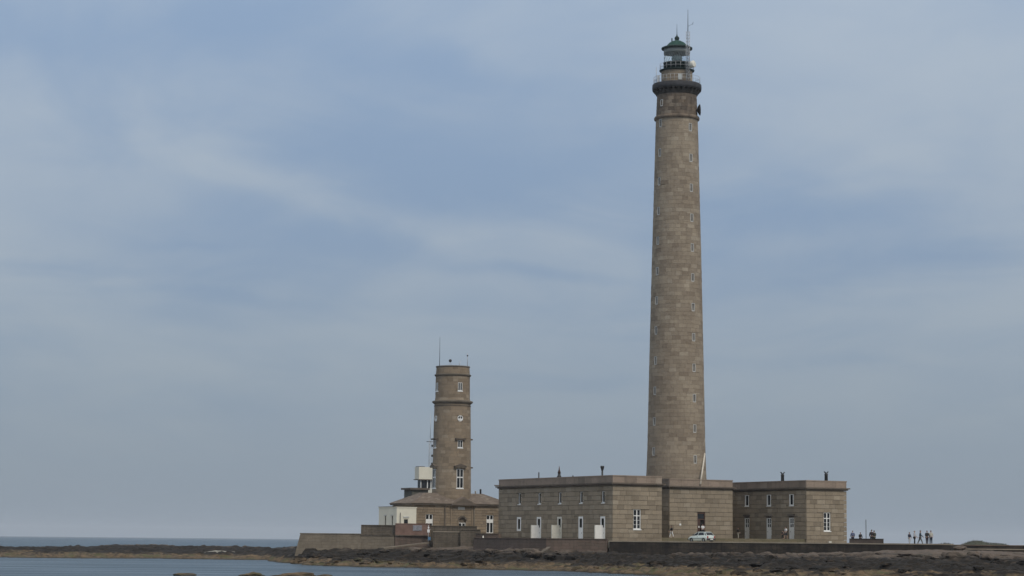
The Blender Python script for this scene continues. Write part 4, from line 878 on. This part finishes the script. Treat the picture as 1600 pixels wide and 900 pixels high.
# islets
isl = [rock_mesh(40+i, .35, 4, 'islet') for i in range(4)]
put_rock(isl[0], -30.9, 214.5, .42, (1.3, 1.2, .85), .3, name='islet', label='small brown rock breaking the water at the bottom left', cat='rock')
put_rock(isl[1], -24.4, 216.0, .30, (1.5, 1.4, 1.35), 1.3, name='islet', label='left one of two joined brown rocks in the foreground water', cat='rock')
put_rock(isl[2], -20.2, 214.0, .35, (3.3, 2.0, 1.45), .1, name='islet', label='long low brown rock in the foreground water, right of its partner', cat='rock')
put_rock(isl[3], -17.3, 213.5, .25, (1.2, 1.0, 1.1), 2.1, name='islet', label='small rock at the right tip of the long foreground rock', cat='rock')
# smooth granite slabs at the right
sl = [(51.3, 271.5, 3.0, 4.6, 1.25, 'largest rounded pink granite slab right of centre below the walkers'), (55.9, 272.0, 3.05, 2.6, 1.05, 'smaller rounded pink slab beside the largest one, nearer the causeway'),
      (46.0, 273.5, 2.75, 3.4, .75, 'low pink slab left of the largest rounded slab'), (60.5, 271.0, 2.75, 3.8, .95, 'broad pink slab below the causeway ledge'), (65.5, 268.5, 2.55, 3.2, 1.1, 'pink slab at the right edge of the picture')]
slm = [rock_mesh(60+i, .45, 4, 'granite_slab') for i in range(5)]
for i, (x, y, z, s, sz, lab) in enumerate(sl): put_rock(slm[i], x, y, z-.35, (s, 2.6, sz), 0.05*i, name='granite_slab', label=lab, cat='rock')
put_rock(slm[1], 57.6, 289.5, 3.55, (1.1, 1.0, .9), .2, name='granite_slab', label='pale block at the end of the sea wall next to the causeway', cat='rock')
rn = random.Random(77); cnt = 0
while cnt < 290:
    px = rn.uniform(440, 1600); yy = rn.uniform(215, 300) if px > 900 else rn.uniform(284, 330); x = (px-800)/3500*yy
    b_ = ground(x, yy)
    if cnt % 5 == 0:           # fallen stones against the foot of the sea wall
        yy = float(np.interp(x, [p[0] for p in EDGE], [p[1] for p in EDGE]))-rn.uniform(.6, 3.0) if 14 < x < 50 else yy; x = (px-800)/3500*yy; b_ = ground(x, yy)
    if b_ < .45 or b_ > 2.9: continue
    if yy > 285+max(0, (34-x))*.45 and x > 8: continue
    s = rn.choice((.35, .45, .6, .8, 1.1)); s *= .75 + .5*rn.random()
    low = b_ < 1.25; wallfoot = cnt % 5 == 0 and 14 < x < 50
    sx = s*rn.uniform(.9, 1.7); big_ = 'small' if sx < .6 else 'middling' if sx < 1.05 else 'large'
    where = ('below the tan quay wall' if px < 615 else 'below the old lighthouse' if px < 780 else 'below the long left wing' if px < 955 else 'below the main doorway' if px < 1145 else
             'below the right wing' if px < 1325 else 'below the walkers' if px < 1480 else 'below the causeway')
    lab = f'{big_} dark stone at the foot of the sea wall {where}' if wallfoot else f'{big_} brown weedy boulder low on the shore {where}' if low else f'{big_} dark boulder on the upper rocks {where}'
    put_rock(rn.choice(protos), x, yy, b_+.05*s, (sx, s, s*rn.uniform(.7, 1.1)), rn.uniform(0, 6.28), label=lab, cat='boulder', group=lab.replace('boulder', 'boulders').replace('stone', 'stones'))
    cnt += 1

# ---------------------------------------------------------------- people
def skin_mesh(name, verts, radii, edges, root=0, sub=1):
    me = bpy.data.meshes.new(name+'_cage'); me.from_pydata(verts, edges, []); o = bpy.data.objects.new('tmp', me); scene.collection.objects.link(o)
    md = o.modifiers.new('s', 'SKIN'); md.use_smooth_shade = True
    for i, r_ in enumerate(radii):
        d = me.skin_vertices[0].data[i]; d.radius = r_ if isinstance(r_, tuple) else (r_, r_); d.use_root = (i == root)
    if sub: sb = o.modifiers.new('b', 'SUBSURF'); sb.levels = sub; sb.render_levels = sub
    dg = bpy.context.evaluated_depsgraph_get(); new = bpy.data.meshes.new_from_object(o.evaluated_get(dg)); bpy.data.objects.remove(o); bpy.data.meshes.remove(me); new.name = name; return new
PM = {}
def cloth(c):
    key = tuple(round(x, 3) for x in c)
    if key not in PM: PM[key] = plain('cloth', c, .85, var=.15, sc=9)
    return PM[key]
SKIN = plain('skin', (.42, .26, .19), .55, var=.08, sc=12)
def person(loc_, rz, label, top, legs, hair=(.05, .03, .02), h=1.72, step=0.0, arms=(0.05, 0.05), elbow=(.15, .15), sleeves=True, shorts=False, lean=0.0, group=None, bag=None):
    """faces local -Y; step = stride length, arms = forward swing of each hand"""
    s = h/1.72; root = empty('person', loc_, rz, label=label, cat='person', group=group)
    V = []; RR = []; E = []
    def v(p, r_, par=None):
        V.append(Vector(p)*s); RR.append(tuple(q*s for q in r_) if isinstance(r_, tuple) else r_*s); i = len(V)-1
        if par is not None: E.append((par, i))
        return i
    ly = lambda z: -lean*(z-.95)
    pel = v((0, 0, .95), (.135, .10)); wst = v((0, ly(1.1), 1.10), (.125, .09), pel); chs = v((0, ly(1.28), 1.28), (.15, .10), wst); nkb = v((0, ly(1.44), 1.44), (.075, .06), chs)
    nk_ = v((0, ly(1.5)-.005, 1.50), .05, nkb); hd1 = v((0, ly(1.56)-.02, 1.555), (.065, .075), nk_); hd2 = v((0, ly(1.62)-.015, 1.63), (.075, .09), hd1); hd3 = v((0, ly(1.69)-.01, 1.69), (.055, .07), hd2)
    nose = v((0, ly(1.6)-.115, 1.60), .012, hd2)
    leg_pts = []; arm_pts = []
    for sd, fw in ((-1, step/2), (1, -step/2)):
        hip = v((sd*.095, 0, .88), .088, pel); kn = v((sd*.10, -fw*.55-(.03 if fw < 0 else .02), .49), .058, hip); an_ = v((sd*.10, -fw, .10+(.05 if fw < -.05 else 0)), .04, kn); toe = v((sd*.11, -fw-.15, .03), .032, an_)
        leg_pts.append((hip, kn, an_, toe))
    for q, sd in enumerate((-1, 1)):
        a = arms[q]; el = elbow[q]
        sh = v((sd*.185, ly(1.4), 1.40), .052, chs); eb = v((sd*.23, ly(1.15)-a*.4, 1.14), .042, sh); wr = v((sd*.235, ly(.9)-a-el, .90+el*.6), .028, eb); pm = v((sd*.235, ly(.9)-a-el*1.3, .83+el*.6), (.016, .036), wr)
        arm_pts.append((sh, eb, wr))
        for f in range(4):
            y_ = -.027+f*.018; L_ = (.062, .075, .08, .062)[f]; b0 = V[pm]/s
            k1 = v((b0.x-sd*.004, b0.y+y_, b0.z-.05), .0085, pm); k2 = v((b0.x-sd*.014, b0.y+y_, b0.z-.05-L_*.5), .008, k1); v((b0.x-sd*.030, b0.y+y_, b0.z-.05-L_*.9), .007, k2)
        b0 = V[pm]/s; t1 = v((b0.x-sd*.01, b0.y-.045, b0.z-.01), .010, pm); v((b0.x-sd*.02, b0.y-.060, b0.z-.055), .008, t1)
    link('body', skin_mesh('body', V, RR, E, 0, 1), SKIN, root)
    def sub(name, ids, ed, grow, mat):
        mp = {a: i for i, a in enumerate(ids)}; vv = [V[a].copy() for a in ids]; rr = [tuple(q+grow*s for q in RR[a]) if isinstance(RR[a], tuple) else RR[a]+grow*s for a in ids]
        return link(name, skin_mesh(name, vv, rr, [(mp[a], mp[b_]) for a, b_ in ed], 0, 1), mat, root)
    (h1, k1, a1, t1), (h2, k2, a2, t2) = leg_pts; (s1, e1, w1), (s2, e2, w2) = arm_pts
    ids = [chs, wst, pel, nkb, s1, e1, s2, e2]; ed = [(chs, wst), (wst, pel), (chs, nkb), (chs, s1), (s1, e1), (chs, s2), (s2, e2)]
    if sleeves: ids += [w1, w2]; ed += [(e1, w1), (e2, w2)]
    sub('jacket' if sleeves else 'shirt', ids, ed, .034, cloth(top))
    ids = [pel, h1, k1, h2, k2]; ed = [(pel, h1), (h1, k1), (pel, h2), (h2, k2)]
    if not shorts: ids += [a1, a2]; ed += [(k1, a1), (k2, a2)]
    sub('shorts' if shorts else 'trousers', ids, ed, .028, cloth(legs))
    for a, t_ in ((a1, t1), (a2, t2)):
        p0, p1 = V[a], V[t_]; mb = MB(); c = (p0+p1)/2; mb.ball((c.x, c.y-.01, p1.z), .1*s, 8, 5, (.5, 1.45, .42)); mb.build('shoe', cloth((.03, .03, .03)), root)
    hb = MB(); hc = V[hd2]; hb.ball((hc.x, hc.y+.02*s, hc.z+.03*s), .098*s, 12, 8, (.88, 1.0, .95)); hb.build('hair', cloth(hair), root)
    for sd in (-1, 1):
        MB().ball((hc.x+sd*.03*s, hc.y-.088*s, hc.z), .011*s, 6, 4).build('eye', cloth((.02, .02, .02)), root)
        MB().ball((hc.x+sd*.078*s, hc.y+.0*s, hc.z-.01*s), .022*s, 6, 4, (.5, 1, 1.3)).build('ear', SKIN, root)
    MB().box(hc.x-.022*s, hc.x+.022*s, hc.y-.096*s, hc.y-.085*s, hc.z-.058*s, hc.z-.048*s).build('mouth', cloth((.25, .08, .07)), root)
    if bag:
        b_ = MB(); b_.ball((0, ly(1.25)+.18*s, 1.22*s), .17*s, 8, 6, (.85, .55, 1.25)); b_.build('backpack', cloth(bag), root)
    return root
NV, BK, WH, GY, JN = (.018, .018, .035), (.015, .014, .015), (.68, .68, .68), (.30, .30, .30), (.02, .035, .055)
ZPL = 4.0
gpt = lambda x, y: (x, y, ZPL)
person(gpt(51.26, 288.9), .6, 'person in a dark blue jacket and pale trousers, leftmost of the walkers', NV, (.42, .44, .46), h=1.55, step=.15)
person(gpt(51.93, 289.0), R(70), 'person in a pale grey top and dark trousers, second walker from the left', (.40, .40, .42), BK, hair=(.25, .22, .19), h=1.75, step=.10, arms=(.0, .12))
person(gpt(52.67, 289.1), R(80), 'person striding in a dark jacket with legs apart, middle of the walkers', (.02, .035, .05), (.12, .12, .12), h=1.80, step=.62, arms=(.2, -.12), lean=.05)
person(gpt(53.52, 288.9), R(15), 'person in a long black coat beside a pale-topped companion', BK, (.02, .012, .02), hair=(.03, .02, .02), h=1.78, step=.05, arms=(.1, .15))
person(gpt(54.07, 289.2), R(-10), 'person in a cream top and dark trousers, rightmost of the walkers', (.48, .46, .40), JN, hair=(.06, .05, .05), h=1.80, step=.12, sleeves=False)
person((46.2, 303.4, 4.0), R(180), 'person in a grey blue jacket standing behind the left end of the low wall', (.10, .12, .20), NV, hair=(.2, .17, .15), h=1.78)
person((47.25, 303.5, 4.0), R(150), 'person in a black jacket behind the middle of the low wall', BK, BK, h=1.55)
person((48.72, 303.2, 4.0), R(180), 'person in dark clothes, left one of the pair behind the low wall', (.025, .018, .022), BK, h=1.92, arms=(.1, .1))
person((49.12, 303.6, 4.0), R(200), 'person with an olive jacket, right one of the pair behind the low wall', (.04, .045, .03), (.05, .06, .04), h=1.82)
person((23.05, 320.6, 4.62), R(-75), 'person walking in a black top and white trousers near the shaded corner', BK, WH, h=1.72, step=.55, arms=(.15, -.1))
pw = W(20.80, CV0-.30); person((pw.x, pw.y, 4.932), R(10), 'person in a white shirt standing in the dark main doorway', WH, BK, h=1.75, sleeves=False)
pw = W(B0-1.2, 15.7); person((pw.x, pw.y, 4.62), R(60), 'person in black with pale trousers by the furthest door of the right wing', BK, (.50, .49, .42), h=1.70, step=.2)
pw = W(B0-1.3, 3.3); person((pw.x, pw.y, 4.62), R(-60), 'person in a white shirt with a dark backpack before the nearest right wing door', WH, (.05, .05, .06), h=1.78, step=.45, sleeves=False, shorts=True, bag=(.02, .02, .03))
pw = W(B0-2.1, 3.0); person((pw.x, pw.y, 4.62), R(-70), 'small person in a dark coat following the one with the backpack', (.05, .03, .03), BK, h=1.25, step=.2)

# ---------------------------------------------------------------- parked car
def build_car(loc_, rz):
    car = empty('parked_car', loc_, rz, label='small pale green grey hatchback parked on the forecourt before the main door', cat='car')
    Lc, Wc, Hc = 3.75, 1.60, 1.42
    paint = new_mat('car_paint'); pm, pt, pb = paint; pb.inputs['Base Color'].default_value = (.60, .66, .61, 1); pb.inputs['Metallic'].default_value = .1; pb.inputs['Roughness'].default_value = .32; pb.inputs['Coat Weight'].default_value = .5
    # nose at +x. stations: x, sill z, belt z (shoulder), half width at sill, half width at belt
    S = [(-1.84, .42, .86, .66, .66), (-1.80, .30, .92, .74, .72), (-1.55, .24, .95, .79, .77), (-.9, .22, .95, .80, .785), (0, .22, .93, .80, .785), (.75, .22, .90, .80, .775), (1.25, .24, .84, .78, .73), (1.65, .28, .74, .74, .68), (1.84, .34, .64, .68, .62), (1.88, .42, .56, .62, .58)]
    ring = lambda x, z0, z1, w0, w1: [(x, -w0*.92, z0), (x, -w0, z0+.12), (x, -w0-.005, (z0+z1)/2), (x, -w1, z1-.06), (x, -w1+.07, z1), (x, 0, z1+.03), (x, w1-.07, z1), (x, w1, z1-.06), (x, w0+.005, (z0+z1)/2), (x, w0, z0+.12), (x, w0*.92, z0)]
    vs = []; fs = []; nr = 11
    for s_ in S: vs += ring(*s_)
    for j in range(len(S)-1):
        for i in range(nr-1): fs.append((j*nr+i, j*nr+i+1, (j+1)*nr+i+1, (j+1)*nr+i))
        fs.append((j*nr+nr-1, j*nr, (j+1)*nr, (j+1)*nr+nr-1))
    fs.append(tuple(reversed(range(nr)))); fs.append(tuple((len(S)-1)*nr+i for i in range(nr)))
    MB().add(vs, [tuple(reversed(f)) for f in fs], True).build('body', pm, car)
    # greenhouse: tapered cabin with pillars as geometry
    def cab(x, w, z): return [(x, -w, z), (x, w, z)]
    low = [(-1.68, .70), (.92, .72)]; topx = [(-1.32, .56), (.18, .58)]; zb_, zt_ = .93, 1.40
    c = MB(); x0, w0 = low[0]; x1, w1 = low[1]; a0, b0 = topx[0]; a1, b1 = topx[1]
    c.add([(x0, -w0, zb_), (x1, -w1, zb_), (x1, w1, zb_), (x0, w0, zb_), (a0, -b0, zt_-.03), (a1, -b1, zt_-.03), (a1, b1, zt_-.03), (a0, b0, zt_-.03)], [(0, 1, 5, 4), (1, 2, 6, 5), (2, 3, 7, 6), (3, 0, 4, 7)])
    c.build('windows', MAT['glass'], car)
    r_ = MB(); r_.add([(a0-.06, -b0-.02, zt_-.04), (a1+.05, -b1-.02, zt_-.04), (a1+.05, b1+.02, zt_-.04), (a0-.06, b0+.02, zt_-.04), (a0+.06, -b0+.08, zt_+.02), (a1-.12, -b1+.08, zt_+.02), (a1-.12, b1-.08, zt_+.02), (a0+.06, b0-.08, zt_+.02)],
        [(0, 1, 5, 4), (1, 2, 6, 5), (2, 3, 7, 6), (3, 0, 4, 7), (4, 5, 6, 7), (3, 2, 1, 0)]); r_.build('roof', pm, car)
    pl_ = MB()
    for sd in (-1, 1):
        def P(fx, lowside=True): pass
        for (xa, xb, wd) in ((x1, a1, .07), (.0, -.15, .08), (x0+.38, a0+.22, .16), (x0, a0, .10)):
            wl = w0+(w1-w0)*(xa-x0)/(x1-x0); wt = b0+(b1-b0)*(xb-a0)/(a1-a0)
            q0 = Vector((xa, sd*(wl+.006), zb_-.02)); q1 = Vector((xb, sd*(wt+.006), zt_-.03)); dx = Vector((wd/2, 0, 0)); dy = Vector((0, -sd*.03, 0))
            pl_.add([q0-dx, q0+dx, q1+dx, q1-dx, q0-dx+dy, q0+dx+dy, q1+dx+dy, q1-dx+dy], [(0, 1, 2, 3), (4, 7, 6, 5), (0, 4, 5, 1), (1, 5, 6, 2), (2, 6, 7, 3), (3, 7, 4, 0)])
    pl_.build('pillars', pm, car)
    for x in (-1.18, 1.15):
        for sd in (-1, 1):
            w = MB(); w.lathe([(.14, -.09), (.27, -.09), (.285, -.05), (.285, .05), (.27, .09), (.14, .09)], 20, cap=False); o = w.build('tyre', cloth((.02, .02, .02)), car); o.location = (x, sd*.72, .285); o.rotation_euler = (math.pi/2, 0, 0)
            k_ = MB(); k_.lathe([(.02, -.05), (.17, -.055), (.175, .055), (.02, .05)], 16, cap=True); q = k_.build('rim', MAT['galv'], o)
            a = MB(); a.lathe([(.29, -.01), (.34, -.01), (.34, .01), (.29, .01)], 20, cap=False, a0=0.1, a1=math.pi-.1); o = a.build('wheel_arch', cloth((.03, .03, .03)), car); o.location = (x, sd*.80, .285); o.rotation_euler = (math.pi/2, 0, 0)
    MB().box(-1.95, -1.78, -.76, .76, .30, .56).build('rear_bumper', cloth((.04, .03, .03)), car); MB().box(1.80, 1.95, -.70, .70, .28, .50).build('front_bumper', cloth((.05, .05, .05)), car)
    for sd in (-1, 1):
        MB().box(-1.86, -1.80, sd*.62-.10, sd*.62+.10, .60, .86).build('tail_light', plain('tail_light_red', (.35, .02, .02), .3), car); MB().box(1.80, 1.87, sd*.50-.13, sd*.50+.13, .52, .66).build('headlight', MAT['lens'], car)
        MB().box(.62, .76, sd*.86-.07, sd*.86+.07, .95, 1.06).build('wing_mirror', cloth((.04, .04, .04)), car); MB().box(-.1, .05, sd*.79-.02, sd*.79+.02, .76, .80).build('door_handle', cloth((.04, .04, .04)), car)
        MB().box(-1.5, 1.5, sd*.805-.012, sd*.805+.012, .50, .56).build('side_strip', cloth((.05, .05, .05)), car)
    MB().box(-1.97, -1.951, -.25, .25, .38, .49).build('number_plate', MAT['white'], car)
    return car
build_car((25.9, 304.2, 4.012), R(180-55+4.5))

# ---------------------------------------------------------------- sea air
hm = bpy.data.materials.new('sea_haze'); hm.use_nodes = True; ht = hm.node_tree; ht.nodes.clear()
pv = ht.nodes.new('ShaderNodeVolumePrincipled'); pv.inputs['Color'].default_value = (.86, .92, 1.0, 1); pv.inputs['Density'].default_value = HAZE; pv.inputs['Anisotropy'].default_value = 0.0
ho = ht.nodes.new('ShaderNodeOutputMaterial'); ht.links.new(pv.outputs[0], ho.inputs['Volume'])
MB().box(-9200, 9200, -700, 18200, -4.2, 88).build('haze', hm, kind='stuff')
